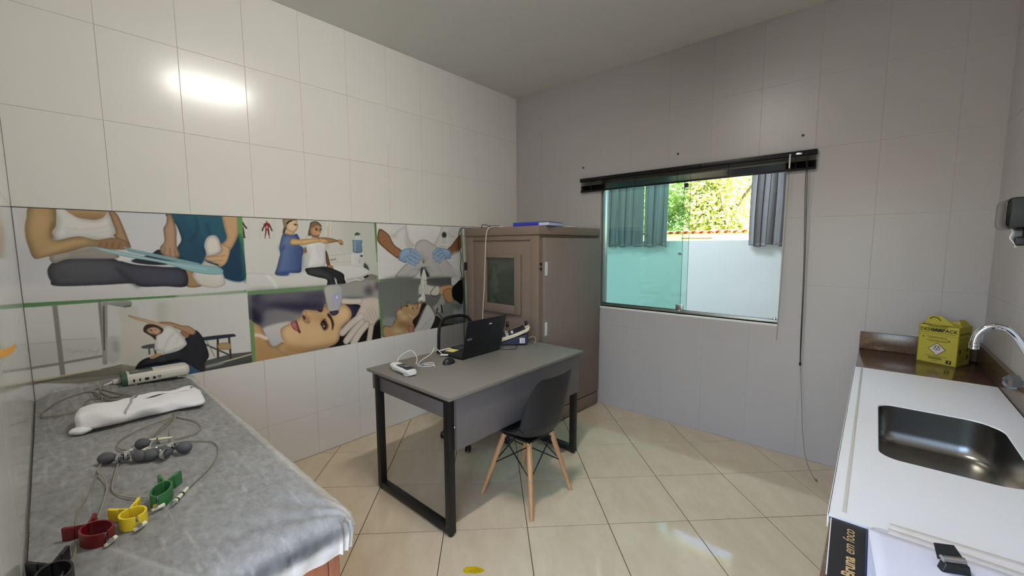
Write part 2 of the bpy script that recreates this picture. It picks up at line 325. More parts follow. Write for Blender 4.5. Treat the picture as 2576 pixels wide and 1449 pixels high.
# ---- flat print of the wall mural: a small painter working in wall millimetres (u along the wall, v up) ----
MUR_U, MUR_V0, MUR_V1, MUR_PPM = 3.573, 0.7765, 1.7115, 640.0
class Print:
    def __init__(s):
        s.W = int(MUR_U * MUR_PPM); s.H = int((MUR_V1 - MUR_V0) * MUR_PPM)
        s.a = np.full((s.H, s.W, 3), 0.79, np.float32); s.lim = (0, 9)
    def xy(s, pts):
        p = np.asarray(pts, float).reshape(-1, 2) / 1000.0
        return np.stack([p[:, 0] * MUR_PPM, (MUR_V1 - p[:, 1]) * MUR_PPM], 1)
    @staticmethod
    def smooth(p, n=6, closed=True):
        m = len(p); out = []
        for i in range(m if closed else m - 1):
            if closed: a, b, c, d = p[(i - 1) % m], p[i], p[(i + 1) % m], p[(i + 2) % m]
            else: a, b, c, d = p[max(i - 1, 0)], p[i], p[i + 1], p[min(i + 2, m - 1)]
            for k in range(n):
                t = k / n
                out.append(0.5 * (2 * b + (c - a) * t + (2 * a - 5 * b + 4 * c - d) * t * t + (3 * b - a - 3 * c + d) * t ** 3))
        if not closed: out.append(p[-1])
        return np.array(out)
    @staticmethod
    def blur(m, r):
        r = int(round(r))
        if r < 1: return m
        for ax in (0, 1):
            for _ in range(2):
                pad = [(0, 0), (0, 0)]; pad[ax] = (r + 1, r)
                c = np.cumsum(np.pad(m, pad, mode='edge'), axis=ax)
                n = m.shape[ax]
                m = (np.take(c, range(2 * r + 1, 2 * r + 1 + n), ax) - np.take(c, range(0, n), ax)) / (2 * r + 1)
        return m
    def mask(s, p, pad):
        x0 = max(int(p[:, 0].min()) - pad, 0); x1 = min(int(p[:, 0].max()) + pad + 2, s.W)
        y0 = max(int(p[:, 1].min()) - pad, 0); y1 = min(int(p[:, 1].max()) + pad + 2, s.H)
        if x1 <= x0 or y1 <= y0: return None
        w, h = (x1 - x0) * 2, (y1 - y0) * 2
        q = (p - [x0, y0]) * 2; q2 = np.roll(q, -1, 0); m = np.zeros((h, w), np.float32)
        for r in range(h):
            y = r + 0.5; k = (q[:, 1] <= y) != (q2[:, 1] <= y)
            if not k.any(): continue
            xs = np.sort(q[k, 0] + (y - q[k, 1]) / (q2[k, 1] - q[k, 1]) * (q2[k, 0] - q[k, 0]))
            for i in range(0, len(xs) - 1, 2):
                m[r, max(int(xs[i] + .5), 0):max(int(xs[i + 1] + .5), 0)] = 1
        return m.reshape(h // 2, 2, w // 2, 2).mean((1, 3)), (x0, x1, y0, y1)
    def put(s, m, box, c, c2, ang, edge, soft, alpha):
        x0, x1, y0, y1 = box; h, w = m.shape
        c = np.array(c, np.float32) / 255
        if c2 is not None:
            yy, xx = np.mgrid[0:h, 0:w]; d = xx * math.cos(ang) + yy * math.sin(ang); k = m > .5
            lo, hi = (d[k].min(), d[k].max()) if k.any() else (0, 1)
            t = np.clip((d - lo) / max(hi - lo, 1e-6), 0, 1)[..., None]
            col = c * (1 - t) + np.array(c2, np.float32) / 255 * t
        else: col = np.broadcast_to(c, (h, w, 3)).copy()
        if edge:
            r, k = edge; t = np.clip((s.blur(m, r) - .45) / .5, 0, 1)[..., None]; col = col * (k + (1 - k) * t)
        mm = (s.blur(m, soft) if soft else m)[..., None] * alpha
        cx = np.arange(x0, x1) / MUR_PPM; mm = mm * ((cx >= s.lim[0]) & (cx < s.lim[1]))[None, :, None]
        s.a[y0:y1, x0:x1] = s.a[y0:y1, x0:x1] * (1 - mm) + col * mm
    def poly(s, pts, c, c2=None, ang=0, edge=None, soft=0, alpha=1, sm=1):
        p = s.xy(pts)
        if sm: p = s.smooth(p)
        r = s.mask(p, int(soft * 3) + 2)
        if r: s.put(r[0], r[1], c, c2, ang, edge, soft, alpha)
    def line(s, pts, w, c, edge=None, soft=0, alpha=1, sm=1, taper=1.0):
        p = s.xy(pts); w = w / 1000 * MUR_PPM / 2
        if sm and len(p) > 2: p = s.smooth(p, 8, False)
        else: p = np.array([p[0] + (p[-1] - p[0]) * k / 10 for k in range(11)]) if len(p) == 2 else p
        d = np.gradient(p, axis=0); d /= np.linalg.norm(d, axis=1)[:, None] + 1e-9; n = np.stack([-d[:, 1], d[:, 0]], 1)
        ws = w * np.linspace(1, taper, len(p))[:, None]
        cap = lambda q, dd, ww, f: [q + ww * (math.cos(a) * np.array([-dd[1], dd[0]]) * f + math.sin(a) * dd * f) for a in np.linspace(0, math.pi, 7)[1:-1]]
        out = list(p + n * ws) + cap(p[-1], d[-1], ws[-1], 1) + list((p - n * ws)[::-1]) + cap(p[0], d[0], ws[0], -1)
        r = s.mask(np.array(out), int(soft * 3) + 2)
        if r: s.put(r[0], r[1], c, None, 0, edge, soft, alpha)
MURAL = [
('c',0,0.93),
('p',[-10,1715,956,1718,926,1221,-9,1252],(203,205,209),(196,198,202),0,0,0,1,0),
('p',[-10,1530,116,1530,111,1419,-9,1348],(188,190,196),0,0,0,18,0.6,1),
('p',[-5,1347,932,1318,926,1221,-7,1252],(209,208,210),(200,200,202),1.5708,0,4,1,0),
('p',[472,1487,512,1513,556,1482,603,1463,642,1440,500,1427,392,1451],(28,32,48),0,0,0,0,1,1),
('p',[572,1720,595,1654,607,1613,613,1564,589,1514,603,1456,677,1424,762,1390,816,1332,922,1325,915,1511,906,1724],(22,82,108),(16,56,84),0.94248,(9,0.62),0,1,1),
('p',[649,1724,848,1728,814,1497,712,1588,656,1660],(36,102,126),0,0,0,14,0.5,1),
('l',[689,1697,689,1617,650,1557],14,(12,50,72),0,4,0.6,1,1.0),
('l',[741,1663,749,1588,718,1498],14,(12,50,72),0,4,0.6,1,1.0),
('p',[791,1451,905,1567,922,1325,816,1332],(20,58,92),0,0,0,3,0.8,1),
('p',[561,1719,580,1706,595,1629,592,1575,591,1528,601,1485,588,1463,546,1470,519,1492,517,1525,537,1560,538,1627,553,1663],(178,140,108),0,0,(7,0.6),0,1,1),
('l',[539,1528,531,1479],5,(120,82,62),0,1,0.7,1,1.0),
('l',[558,1521,557,1468],5,(120,82,62),0,1,0.7,1,1.0),
('l',[578,1514,583,1467],5,(120,82,62),0,1,0.7,1,1.0),
('p',[825,1735,908,1732,904,1630,892,1581,856,1512,833,1497,802,1497,807,1543,835,1582,824,1658],(196,156,112),0,0,(8,0.68),0,1,1),
('p',[899,1731,927,1733,925,1511,903,1590],(96,158,82),0,0,0,2,1,1),
('p',[903,1590,926,1567,924,1325,911,1326],(40,100,90),0,0,0,3,0.7,1),
('p',[613,1400,656,1384,671,1335,693,1295,618,1300],(166,130,88),0,0,(6,0.6),0,1,1),
('p',[762,1598,788,1589,801,1551,805,1503,770,1478,717,1464,728,1437,789,1401,811,1326,805,1293,756,1278,693,1295,664,1328,653,1373,703,1431,725,1483,719,1535,734,1580],(214,210,202),0,0,(9,0.72),0,1,1),
('p',[673,1365,758,1329,809,1326,801,1295,748,1284,693,1303],(190,186,180),0,0,0,8,0.5,1),
('p',[93,1429,114,1456,170,1471,254,1473,324,1466,371,1445,421,1430,526,1415,617,1398,620,1301,519,1306,438,1309,408,1318,383,1332,267,1332,113,1338,95,1365,88,1402],(72,72,78),(52,54,72),0,(12,0.45),0,1,1),
('p',[135,1455,258,1458,340,1422,347,1382,223,1363,147,1393],(88,88,92),0,0,0,14,0.55,1),
('p',[409,1406,525,1401,597,1376,594,1332,441,1349],(74,76,92),0,0,0,14,0.6,1),
('l',[335,1419,366,1367,410,1315],16,(34,35,42),0,5,0.7,1,1.0),
('p',[299,1516,341,1496,403,1473,372,1455,336,1459],(212,212,212),0,0,0,0,1,1),
('p',[109,1499,210,1539,282,1529,329,1503,335,1468,170,1469,111,1449],(160,152,142),0,0,(8,0.75),0,1,1),
('l',[172,1492,244,1510,308,1506],12,(128,120,112),0,4,0.6,1,1.0),
('l',[170,1476,260,1490,325,1483],10,(132,124,118),0,3,0.6,1,1.0),
('p',[129,1724,172,1715,220,1674,264,1666,298,1678,310,1724,329,1719,334,1647,343,1607,333,1580,307,1562,213,1574,118,1560,127,1609,140,1658],(214,213,208),0,0,(11,0.78),0,1,1),
('l',[164,1619,233,1614,327,1637],10,(184,183,180),0,4,0.6,1,1.0),
('l',[163,1598,232,1592,325,1614],10,(184,183,180),0,4,0.6,1,1.0),
('l',[161,1579,230,1573,324,1595],10,(184,183,180),0,4,0.6,1,1.0),
('p',[170,1727,310,1724,305,1685,276,1667,242,1668,203,1679],(180,144,98),(150,112,74),1.5708,0,0,1,1),
('p',[322,1725,353,1701,373,1636,396,1525,379,1546,335,1582,343,1607,333,1660],(170,132,90),0,0,(6,0.6),0,1,1),
('p',[57,1719,131,1724,137,1670,132,1628,118,1602,119,1578,126,1560,204,1581,270,1565,332,1576,380,1559,389,1522,357,1514,295,1517,236,1531,173,1506,104,1486,63,1472,47,1482,39,1524,33,1571,34,1618,43,1666],(184,148,96),0,0,(13,0.62),0,1,1),
('p',[52,1684,92,1692,112,1639,96,1590,61,1554,45,1601],(206,170,118),0,0,0,16,0.5,1),
('l',[63,1482,115,1517,176,1551,238,1561],20,(208,172,122),0,7,0.5,1,1.0),
('p',[275,1558,332,1570,379,1552,384,1521,328,1515,281,1521],(146,106,66),0,0,0,4,0.85,1),
('l',[283,1552,274,1521],5,(100,70,46),0,1,0.6,1,1.0),
('l',[307,1552,297,1521],5,(100,70,46),0,1,0.6,1,1.0),
('l',[330,1552,321,1521],5,(100,70,46),0,1,0.6,1,1.0),
('l',[355,1552,345,1521],5,(100,70,46),0,1,0.6,1,1.0),
('l',[123,1645,116,1597,123,1566],8,(120,86,50),0,3,0.7,1,1.0),
('p',[362,1534,399,1517,585,1463,701,1427,641,1425,385,1502],(120,160,168),0,0,0,0,1,0),
('p',[255,1531,375,1497,502,1460,584,1442,701,1423,796,1397,796,1361,722,1363,638,1387,528,1435,374,1475,267,1515],(150,194,200),(128,176,184),0,(4,0.8),0,1,1),
('l',[281,1517,501,1450,724,1392],5,(186,214,216),0,1,0.6,1,1.0),
('p',[797,1551,829,1534,849,1516,842,1473,822,1425,789,1403,778,1422,727,1445,717,1466,771,1480,806,1505],(206,166,122),0,0,(5,0.68),0,1,1),
('l',[729,1466,819,1473],4,(140,98,72),0,1,0.7,1,1.0),
('l',[733,1443,810,1443],4,(140,98,72),0,1,0.7,1,1.0),
('l',[758,1427,802,1420],4,(140,98,72),0,1,0.7,1,1.0),
('p',[-13,1252,927,1239,935,772,598,769,-12,873],(206,206,204),(198,198,194),0,0,0,1,0),
('p',[-6,1265,529,1251,924,1252,923,1231,377,1243,-8,1244],(84,136,76),0,0,0,0,1,0),
('p',[572,1268,924,1252,923,1231,570,1232],(203,204,202),0,0,0,10,0.85,0),
('p',[1,1239,93,1238,96,955,-4,952],(208,209,208),(198,198,196),1.5708,0,0,1,0),
('l',[3,1068,96,1061],5,(172,174,172),0,1,1,1,1.0),
('l',[105,1069,228,1057],5,(172,174,172),0,1,1,1,1.0),
('p',[3,1062,96,1058,93,962,-2,958],(186,188,184),0,0,0,10,0.6,1),
('p',[109,1062,242,1051,244,963,105,960],(184,186,182),0,0,0,10,0.6,1),
('l',[118,1015,135,1015],6,(160,164,158),0,2,0.6,1,1.0),
('l',[130,1004,147,1002],6,(160,164,158),0,2,0.6,1,1.0),
('l',[142,992,159,1010],6,(160,164,158),0,2,0.6,1,1.0),
('l',[157,1007,171,997],6,(160,164,158),0,2,0.6,1,1.0),
('l',[169,996,184,1005],6,(160,164,158),0,2,0.6,1,1.0),
('l',[182,984,196,993],6,(160,164,158),0,2,0.6,1,1.0),
('l',[196,1000,209,1001],6,(160,164,158),0,2,0.6,1,1.0),
('l',[209,988,221,988],6,(160,164,158),0,2,0.6,1,1.0),
('l',[222,976,235,996],6,(160,164,158),0,2,0.6,1,1.0),
('l',[-8,950,96,952],13,(136,137,132),0,0,1,1,1.0),
('l',[105,953,247,960],13,(136,137,132),0,0,1,1,1.0),
('l',[99,1240,99,883],17,(132,132,126),0,0,1,1,1.0),
('l',[255,1239,252,945],12,(128,128,124),0,0,1,1,1.0),
('l',[274,1239,252,921],20,(150,150,144),0,0,1,1,1.0),
('l',[269,1221,254,989],5,(70,72,70),0,0,1,1,1.0),
('p',[281,1238,368,1240,375,1211,349,1205,288,1227],(150,156,150),(120,128,122),1.5708,0,0,1,1),
('l',[349,1208,372,1212],7,(80,84,82),0,0,1,1,1.0),
('p',[317,1205,402,1206,404,1115,328,1122],(196,196,188),0,0,0,0,1,0),
('p',[479,1206,927,1233,922,846,691,880,467,918],(196,196,190),(204,204,202),0,0,3,1,0),
('p',[479,1206,523,1207,504,1086,476,1083],(178,178,168),0,0,0,8,0.6,1),
('p',[328,1122,473,1120,461,861,314,887],(200,197,186),0,0,0,3,1,0),
('p',[270,1047,315,1045,309,929,265,925],(184,186,180),0,0,0,4,1,1),
('l',[299,1021,299,980],22,(160,164,160),0,3,1,1,1.0),
('p',[-12,880,100,887,234,891,315,900,376,873,388,820,374,773],(150,146,132),(116,112,100),1.5708,0,0,1,0),
('l',[-1,871,312,895],7,(106,101,88),0,1,0.8,0,1.0),
('l',[0,875,311,880],7,(106,101,88),0,1,0.8,0,1.0),
('l',[0,878,310,865],7,(106,101,88),0,1,0.8,0,1.0),
('l',[0,882,309,850],7,(106,101,88),0,1,0.8,0,1.0),
('l',[1,889,234,892],6,(206,190,130),0,0,0.9,1,1.0),
('p',[663,839,814,857,933,848,932,773,658,762],(84,88,84),(64,68,64),1.5708,0,0,1,0),
('l',[751,812,932,833],9,(190,186,150),0,0,1,1,1.0),
('l',[686,803,764,809],18,(140,142,140),0,2,1,1,1.0),
('l',[751,967,745,847],11,(66,48,38),0,0,1,1,1.0),
('l',[810,967,811,830],11,(66,48,38),0,0,1,1,1.0),
('l',[680,946,810,848],8,(60,58,56),0,0,1,1,1.0),
('l',[691,974,728,857],4,(120,118,112),0,0,1,1,1.0),
('p',[755,933,808,928,813,888,753,898],(176,146,98),0,0,(4,0.75),0,1,1),
('p',[673,986,821,982,843,972,834,963,681,966],(38,44,62),0,0,0,0,1,1),
('p',[405,984,457,987,456,965,406,969],(70,76,84),0,0,0,0,1,1),
('l',[431,968,430,934],8,(80,84,86),0,0,1,1,1.0),
('l',[453,972,456,930],9,(70,66,62),0,0,1,1,1.0),
('p',[405,841,434,873,545,866,626,839,668,795,662,698,395,768],(38,84,128),0,0,(12,0.55),0,1,1),
('p',[644,1035,674,992,694,915,699,864,678,828,669,771,636,798,574,857,488,861,415,864,405,836,364,836,376,885,416,913,492,917,561,929,598,959,592,991,613,1017],(34,36,46),(26,28,36),1.5708,(10,0.6),0,1,1),
('l',[489,877,486,907,560,914],14,(60,66,76),0,5,0.5,1,1.0),
('p',[573,1037,598,1042,616,1023,602,995,582,1011],(150,112,86),0,0,0,0,1,1),
('p',[484,1105,532,1100,582,1073,618,1062,646,1026,631,1008,597,1028,553,1061,498,1086],(180,140,104),0,0,(5,0.66),0,1,1),
('p',[357,1159,376,1155,431,1129,477,1105,520,1084,514,1069,466,1093,419,1117,380,1139],(206,172,136),0,0,(3,0.7),0,1,1),
('p',[462,1039,489,1051,503,1081,536,1076,568,1032,599,959,550,937,492,919,486,943,455,949,457,1000],(220,219,216),0,0,(8,0.78),0,1,1),
('l',[545,1036,514,997,494,942],8,(180,180,180),0,3,0.6,1,1.0),
('l',[566,1010,546,969],6,(184,184,184),0,3,0.6,1,1.0),
('p',[416,1084,434,1101,467,1092,497,1066,491,1043,467,1031,461,1008,445,1031,425,1051,415,1063],(52,38,32),0,0,0,0,1,1),
('p',[430,1074,457,1083,481,1068,488,1048,467,1036,444,1045,429,1060],(200,158,126),0,0,(4,0.7),0,1,1),
('l',[442,1067,451,1063],5,(60,44,40),0,0,1,1,1.0),
('l',[449,1050,458,1046],4,(160,86,76),0,0,1,1,1.0),
('p',[467,1063,466,1061,465,1060,463,1062,462,1064,463,1066,465,1066,467,1065],(70,50,44),0,0,0,0,1,1),
('p',[429,917,465,929,484,920,442,903],(190,150,112),0,0,0,0,1,1),
('c',0.926,1.856),
('p',[926,1721,1867,1727,1862,1232,921,1236],(206,206,201),(192,194,186),0,0,0,1,0),
('p',[1591,1715,1852,1713,1860,1300,1755,1340,1623,1473],(184,188,178),0,0,0,20,0.7,1),
('p',[1569,1248,1753,1284,1787,1312,1862,1291,1862,1232,1577,1226],(148,146,128),(122,120,104),0,0,0,1,0),
('l',[1474,1702,1475,1670,1464,1637,1466,1609,1468,1597],34,(214,208,190),0,0,1,1,1.0),
('l',[1460,1669,1476,1667],5,(176,170,148),0,0,0.8,1,1.0),
('l',[1460,1660,1476,1658],5,(176,170,148),0,0,0.8,1,1.0),
('l',[1459,1652,1475,1650],5,(176,170,148),0,0,0.8,1,1.0),
('l',[1459,1643,1475,1641],5,(176,170,148),0,0,0.8,1,1.0),
('l',[1458,1634,1474,1632],5,(176,170,148),0,0,0.8,1,1.0),
('l',[1458,1625,1474,1623],5,(176,170,148),0,0,0.8,1,1.0),
('l',[1457,1616,1474,1614],5,(176,170,148),0,0,0.8,1,1.0),
('l',[1457,1607,1473,1605],5,(176,170,148),0,0,0.8,1,1.0),
('l',[1457,1599,1473,1596],5,(176,170,148),0,0,0.8,1,1.0),
('l',[1477,1698,1478,1670],5,(170,164,144),0,0,1,1,1.0),
('l',[1021,1690,1037,1690],2.5,(178,178,176),0,0,0.6,1,1.0),
('l',[1099,1694,1116,1693],2.5,(178,178,176),0,0,0.6,1,1.0),
('l',[955,1691,967,1691],2.5,(178,178,176),0,0,0.6,1,1.0),
('l',[1020,1681,1036,1681],2.5,(178,178,176),0,0,0.6,1,1.0),
('l',[1099,1684,1116,1684],2.5,(178,178,176),0,0,0.6,1,1.0),
('l',[954,1682,966,1682],2.5,(178,178,176),0,0,0.6,1,1.0),
('l',[1020,1672,1036,1672],2.5,(178,178,176),0,0,0.6,1,1.0),
('l',[1098,1675,1115,1674],2.5,(178,178,176),0,0,0.6,1,1.0),
('l',[953,1673,966,1673],2.5,(178,178,176),0,0,0.6,1,1.0),
('l',[1019,1663,1035,1662],2.5,(178,178,176),0,0,0.6,1,1.0),
('l',[1098,1665,1115,1665],2.5,(178,178,176),0,0,0.6,1,1.0),
('l',[953,1664,965,1664],2.5,(178,178,176),0,0,0.6,1,1.0),
('l',[1018,1653,1035,1653],2.5,(178,178,176),0,0,0.6,1,1.0),
('l',[1097,1656,1114,1655],2.5,(178,178,176),0,0,0.6,1,1.0),
('l',[952,1655,965,1654],2.5,(178,178,176),0,0,0.6,1,1.0),
('l',[1018,1644,1034,1644],2.5,(178,178,176),0,0,0.6,1,1.0),
('l',[1097,1646,1114,1645],2.5,(178,178,176),0,0,0.6,1,1.0),
('l',[952,1646,964,1645],2.5,(178,178,176),0,0,0.6,1,1.0),
('l',[1017,1635,1033,1635],2.5,(178,178,176),0,0,0.6,1,1.0),
('l',[1096,1637,1113,1636],2.5,(178,178,176),0,0,0.6,1,1.0),
('l',[951,1636,964,1636],2.5,(178,178,176),0,0,0.6,1,1.0),
('l',[1017,1625,1033,1625],2.5,(178,178,176),0,0,0.6,1,1.0),
('l',[1096,1627,1113,1626],2.5,(178,178,176),0,0,0.6,1,1.0),
('l',[951,1627,963,1627],2.5,(178,178,176),0,0,0.6,1,1.0),
('l',[1016,1616,1032,1616],2.5,(178,178,176),0,0,0.6,1,1.0),
('l',[1095,1618,1112,1617],2.5,(178,178,176),0,0,0.6,1,1.0),
('l',[950,1618,963,1618],2.5,(178,178,176),0,0,0.6,1,1.0),
('l',[1016,1607,1032,1607],2.5,(178,178,176),0,0,0.6,1,1.0),
('l',[1095,1608,1111,1607],2.5,(178,178,176),0,0,0.6,1,1.0),
('l',[950,1609,962,1609],2.5,(178,178,176),0,0,0.6,1,1.0),
('l',[1015,1598,1031,1597],2.5,(178,178,176),0,0,0.6,1,1.0),
('l',[1094,1599,1111,1598],2.5,(178,178,176),0,0,0.6,1,1.0),
('l',[949,1600,961,1600],2.5,(178,178,176),0,0,0.6,1,1.0),
('l',[1015,1588,1031,1588],2.5,(178,178,176),0,0,0.6,1,1.0),
('l',[1094,1589,1110,1588],2.5,(178,178,176),0,0,0.6,1,1.0),
('l',[949,1591,961,1590],2.5,(178,178,176),0,0,0.6,1,1.0),
('p',[1047,1675,1059,1681,1063,1695,1068,1695,1071,1682,1082,1677,1084,1659,1075,1651,1076,1639,1077,1617,1077,1597,1072,1597,1068,1617,1064,1638,1058,1616,1053,1596,1048,1596,1052,1620,1054,1638,1056,1652,1047,1658],(132,40,42),0,0,(2,0.7),0,1,1),
('p',[1061,1662,1069,1662,1070,1649,1065,1645,1060,1649],(200,170,150),0,0,0,0,1,1),
('p',[1069,1690,1068,1685,1065,1683,1063,1685,1062,1689,1063,1694,1066,1696,1068,1694],(170,120,104),0,0,0,0,1,1),
('l',[1049,1663,1037,1637],9,(110,52,50),0,0,1,1,1.0),
('l',[1037,1637,1036,1632],8,(60,50,50),0,0,1,1,1.0),
('l',[1082,1664,1091,1639],9,(110,52,50),0,0,1,1,1.0),
('l',[1091,1639,1093,1632],8,(60,50,50),0,0,1,1,1.0),
('l',[1050,1596,1049,1582],6,(150,110,96),0,0,1,1,1.0),
('l',[1075,1597,1077,1582],6,(150,110,96),0,0,1,1,1.0),
('l',[926,1679,936,1659,946,1645],10,(72,48,46),0,0,1,1,1.0),
('l',[925,1648,929,1617,930,1587],10,(84,46,46),0,0,1,1,1.0),
('l',[928,1587,934,1585],8,(40,40,40),0,0,1,1,1.0),
('p',[1278,1477,1454,1488,1470,1480,1631,1484,1627,1355,1291,1358],(202,201,192),0,0,0,0,1,0),
('l',[1469,1462,1629,1473],5,(176,176,166),0,0,1,1,1.0),
('l',[1471,1409,1626,1412],4,(180,180,170),0,0,1,1,1.0),
('l',[1474,1429,1512,1434],14,(150,150,142),0,0,1,1,1.0),
('l',[1631,1478,1627,1372],4,(170,170,160),0,0,1,1,1.0),
('p',[1542,1499,1555,1500,1558,1479,1539,1479],(206,200,180),0,0,0,0,1,1),
('l',[1548,1516,1547,1499],7,(190,186,170),0,0,1,1,1.0),
('p',[1461,1549,1473,1533,1468,1512,1456,1512],(196,190,172),0,0,0,0,1,1),
('p',[1632,1473,1737,1476,1738,1359,1629,1374],(212,212,210),(196,196,192),0,0,0,1,0),
('p',[1730,1454,1726,1449,1718,1447,1711,1449,1708,1454,1711,1459,1719,1460,1727,1458],(28,30,34),0,0,0,0,1,1),
('p',[1694,1442,1726,1442,1727,1403,1695,1399],(190,190,188),0,0,0,0,1,0),
('p',[1704,1416,1702,1414,1700,1414,1697,1415,1696,1416,1697,1418,1700,1419,1703,1418],(130,130,130),0,0,0,0,1,1),
('p',[1702,1401,1700,1399,1698,1399,1695,1400,1694,1401,1695,1403,1698,1404,1701,1403],(130,130,130),0,0,0,0,1,1),
('p',[1739,1398,1770,1371,1776,1331,1737,1341],(54,70,70),0,0,0,3,1,1),
('p',[1680,1607,1706,1607,1709,1575,1673,1575],(196,204,206),0,0,0,0,0.8,1),
('p',[1694,1624,1691,1619,1684,1616,1677,1618,1674,1623,1677,1629,1684,1631,1691,1629],(44,74,60),0,0,0,0,1,1),
('p',[1706,1618,1703,1613,1697,1611,1691,1613,1688,1617,1691,1622,1698,1624,1704,1623],(44,74,60),0,0,0,0,1,1),
('p',[1716,1624,1714,1620,1709,1619,1704,1620,1702,1624,1704,1628,1709,1630,1714,1628],(44,74,60),0,0,0,0,1,1),
('p',[1683,1613,1681,1610,1676,1608,1672,1610,1670,1613,1672,1616,1677,1618,1681,1616],(44,74,60),0,0,0,0,1,1),
('p',[1701,1630,1698,1626,1693,1625,1688,1626,1686,1630,1688,1634,1693,1636,1699,1634],(44,74,60),0,0,0,0,1,1),
('p',[1652,1574,1725,1574,1728,1558,1724,1539,1727,1515,1725,1487,1703,1477,1668,1479,1650,1490,1653,1515,1651,1541,1654,1558],(120,150,176),(96,124,150),1.5708,(6,0.7),0,1,1),
('l',[1655,1553,1724,1552],9,(92,120,148),0,2,0.8,1,1.0),
('l',[1654,1532,1723,1531],9,(92,120,148),0,2,0.8,1,1.0),
('l',[1653,1511,1722,1509],9,(92,120,148),0,2,0.8,1,1.0),
('l',[1668,1562,1666,1490],9,(170,192,206),0,3,0.7,1,1.0),
('p',[916,1357,1097,1343,1180,1336,1261,1355,1311,1376,1491,1387,1598,1388,1710,1373,1776,1339,1780,1317,1729,1289,1637,1277,1582,1245,1505,1238,1323,1241,1105,1243,921,1236],(212,212,209),(200,200,196),1.5708,(8,0.9),0,1,1),
('l',[1049,1336,1080,1297,1098,1251],16,(230,230,228),0,4,0.8,1,1.0),
('l',[1593,1280,1683,1283,1768,1313],9,(160,160,154),0,2,0.8,1,1.0),
('p',[1729,1289,1772,1304,1767,1287,1738,1280],(30,30,32),0,0,0,0,1,1),
('l',[1650,1274,1705,1265,1733,1278],8,(210,210,206),0,0,1,1,1.0),
('p',[1628,1278,1618,1257,1582,1243,1581,1268],(188,188,182),0,0,0,0,1,0),
('p',[1137,1548,1150,1592,1164,1619,1184,1615,1216,1605,1245,1615,1259,1598,1267,1571,1260,1540,1284,1517,1284,1483,1275,1456,1268,1402,1261,1351,1216,1346,1184,1347,1169,1332,1098,1341,1109,1389,1129,1459,1135,1485,1131,1514],(104,126,176),(66,88,142),0.5,(14,0.62),0,1,1),
('p',[1219,1533,1278,1533,1279,1479,1265,1363,1223,1403,1209,1472],(58,80,134),0,0,0,14,0.75,1),
('p',[1135,1533,1190,1529,1168,1503,1140,1499],(72,94,150),0,0,0,8,0.7,1),
('l',[1166,1533,1143,1503,1139,1488],10,(52,70,124),0,4,0.7,1,1.0),
('p',[1142,1361,1188,1349,1169,1332,1110,1339],(52,74,140),0,0,0,4,0.8,1),
('l',[1212,1525,1217,1457,1224,1422],12,(84,104,156),0,4,0.6,1,1.0),
('p',[1162,1619,1167,1649,1190,1657,1232,1632,1219,1605,1195,1608],(206,172,132),0,0,(6,0.7),0,1,1),
('p',[1182,1701,1211,1712,1254,1710,1257,1678,1260,1657,1251,1646,1244,1632,1226,1625,1196,1631,1179,1653],(218,186,146),0,0,(9,0.74),0,1,1),
('p',[1167,1711,1222,1716,1254,1710,1221,1701,1195,1687,1187,1668,1183,1645,1175,1641,1169,1623,1160,1620,1167,1652,1165,1678],(150,134,100),0,0,(6,0.65),0,1,1),
('l',[1188,1681,1205,1698,1218,1702],10,(52,42,34),0,0,1,1,1.0),
('l',[1174,1649,1164,1622],12,(70,52,42),0,2,1,1,1.0),
('l',[1236,1677,1245,1674],8,(66,50,44),0,0,1,1,1.0),
('l',[1252,1678,1256,1675],6,(66,50,44),0,0,1,1,1.0),
('l',[1236,1684,1247,1681],4,(110,84,64),0,0,1,1,1.0),
('l',[1240,1642,1249,1645],5,(170,100,92),0,0,1,1,1.0),
('p',[1247,1655,1244,1648,1236,1645,1228,1648,1226,1654,1229,1661,1237,1663,1245,1661],(230,190,150),0,0,0,8,0.5,1),
('p',[1292,1517,1314,1519,1315,1490,1286,1482],(130,96,76),0,0,0,2,1,1),
('p',[1391,1588,1443,1593,1500,1585,1529,1576,1559,1578,1575,1561,1571,1539,1553,1541,1532,1561,1474,1552,1409,1549,1374,1550],(166,122,82),0,0,(6,0.66),0,1,1),
('p',[1533,1571,1559,1578,1576,1561,1571,1537,1549,1545],(190,146,102),0,0,(4,0.7),0,1,1),
('l',[1551,1557,1553,1541],4,(110,74,50),0,0,0.7,1,1.0),
('l',[1557,1557,1559,1541],4,(110,74,50),0,0,0.7,1,1.0),
('l',[1563,1557,1565,1541],4,(110,74,50),0,0,0.7,1,1.0),
('p',[1313,1605,1349,1603,1387,1588,1419,1584,1453,1549,1447,1500,1439,1460,1442,1412,1425,1384,1400,1373,1297,1374,1294,1385,1316,1447,1309,1494,1305,1533,1304,1575],(226,226,226),(206,206,208),0,(11,0.8),0,1,1),
('l',[1377,1541,1390,1493,1396,1453],12,(188,190,194),0,5,0.6,1,1.0),
('l',[1434,1412,1386,1397,1338,1383],12,(188,190,194),0,5,0.6,1,1.0),
('l',[1337,1517,1330,1454],12,(188,190,194),0,5,0.6,1,1.0),
('l',[1408,1533,1429,1476],12,(188,190,194),0,5,0.6,1,1.0),
('p',[1443,1500,1457,1468,1464,1427,1470,1390,1453,1383,1442,1412,1440,1460],(112,72,48),0,0,(5,0.6),0,1,1),
('p',[1446,1391,1482,1388,1493,1365,1485,1353,1452,1360],(176,128,86),0,0,(4,0.6),0,1,1),
('l',[1457,1374,1459,1354],5,(110,72,46),0,0,0.7,1,1.0),
('l',[1466,1374,1468,1354],5,(110,72,46),0,0,0.7,1,1.0),
('l',[1475,1374,1477,1353],5,(110,72,46),0,0,0.7,1,1.0),
('l',[1484,1373,1487,1353],5,(110,72,46),0,0,0.7,1,1.0),
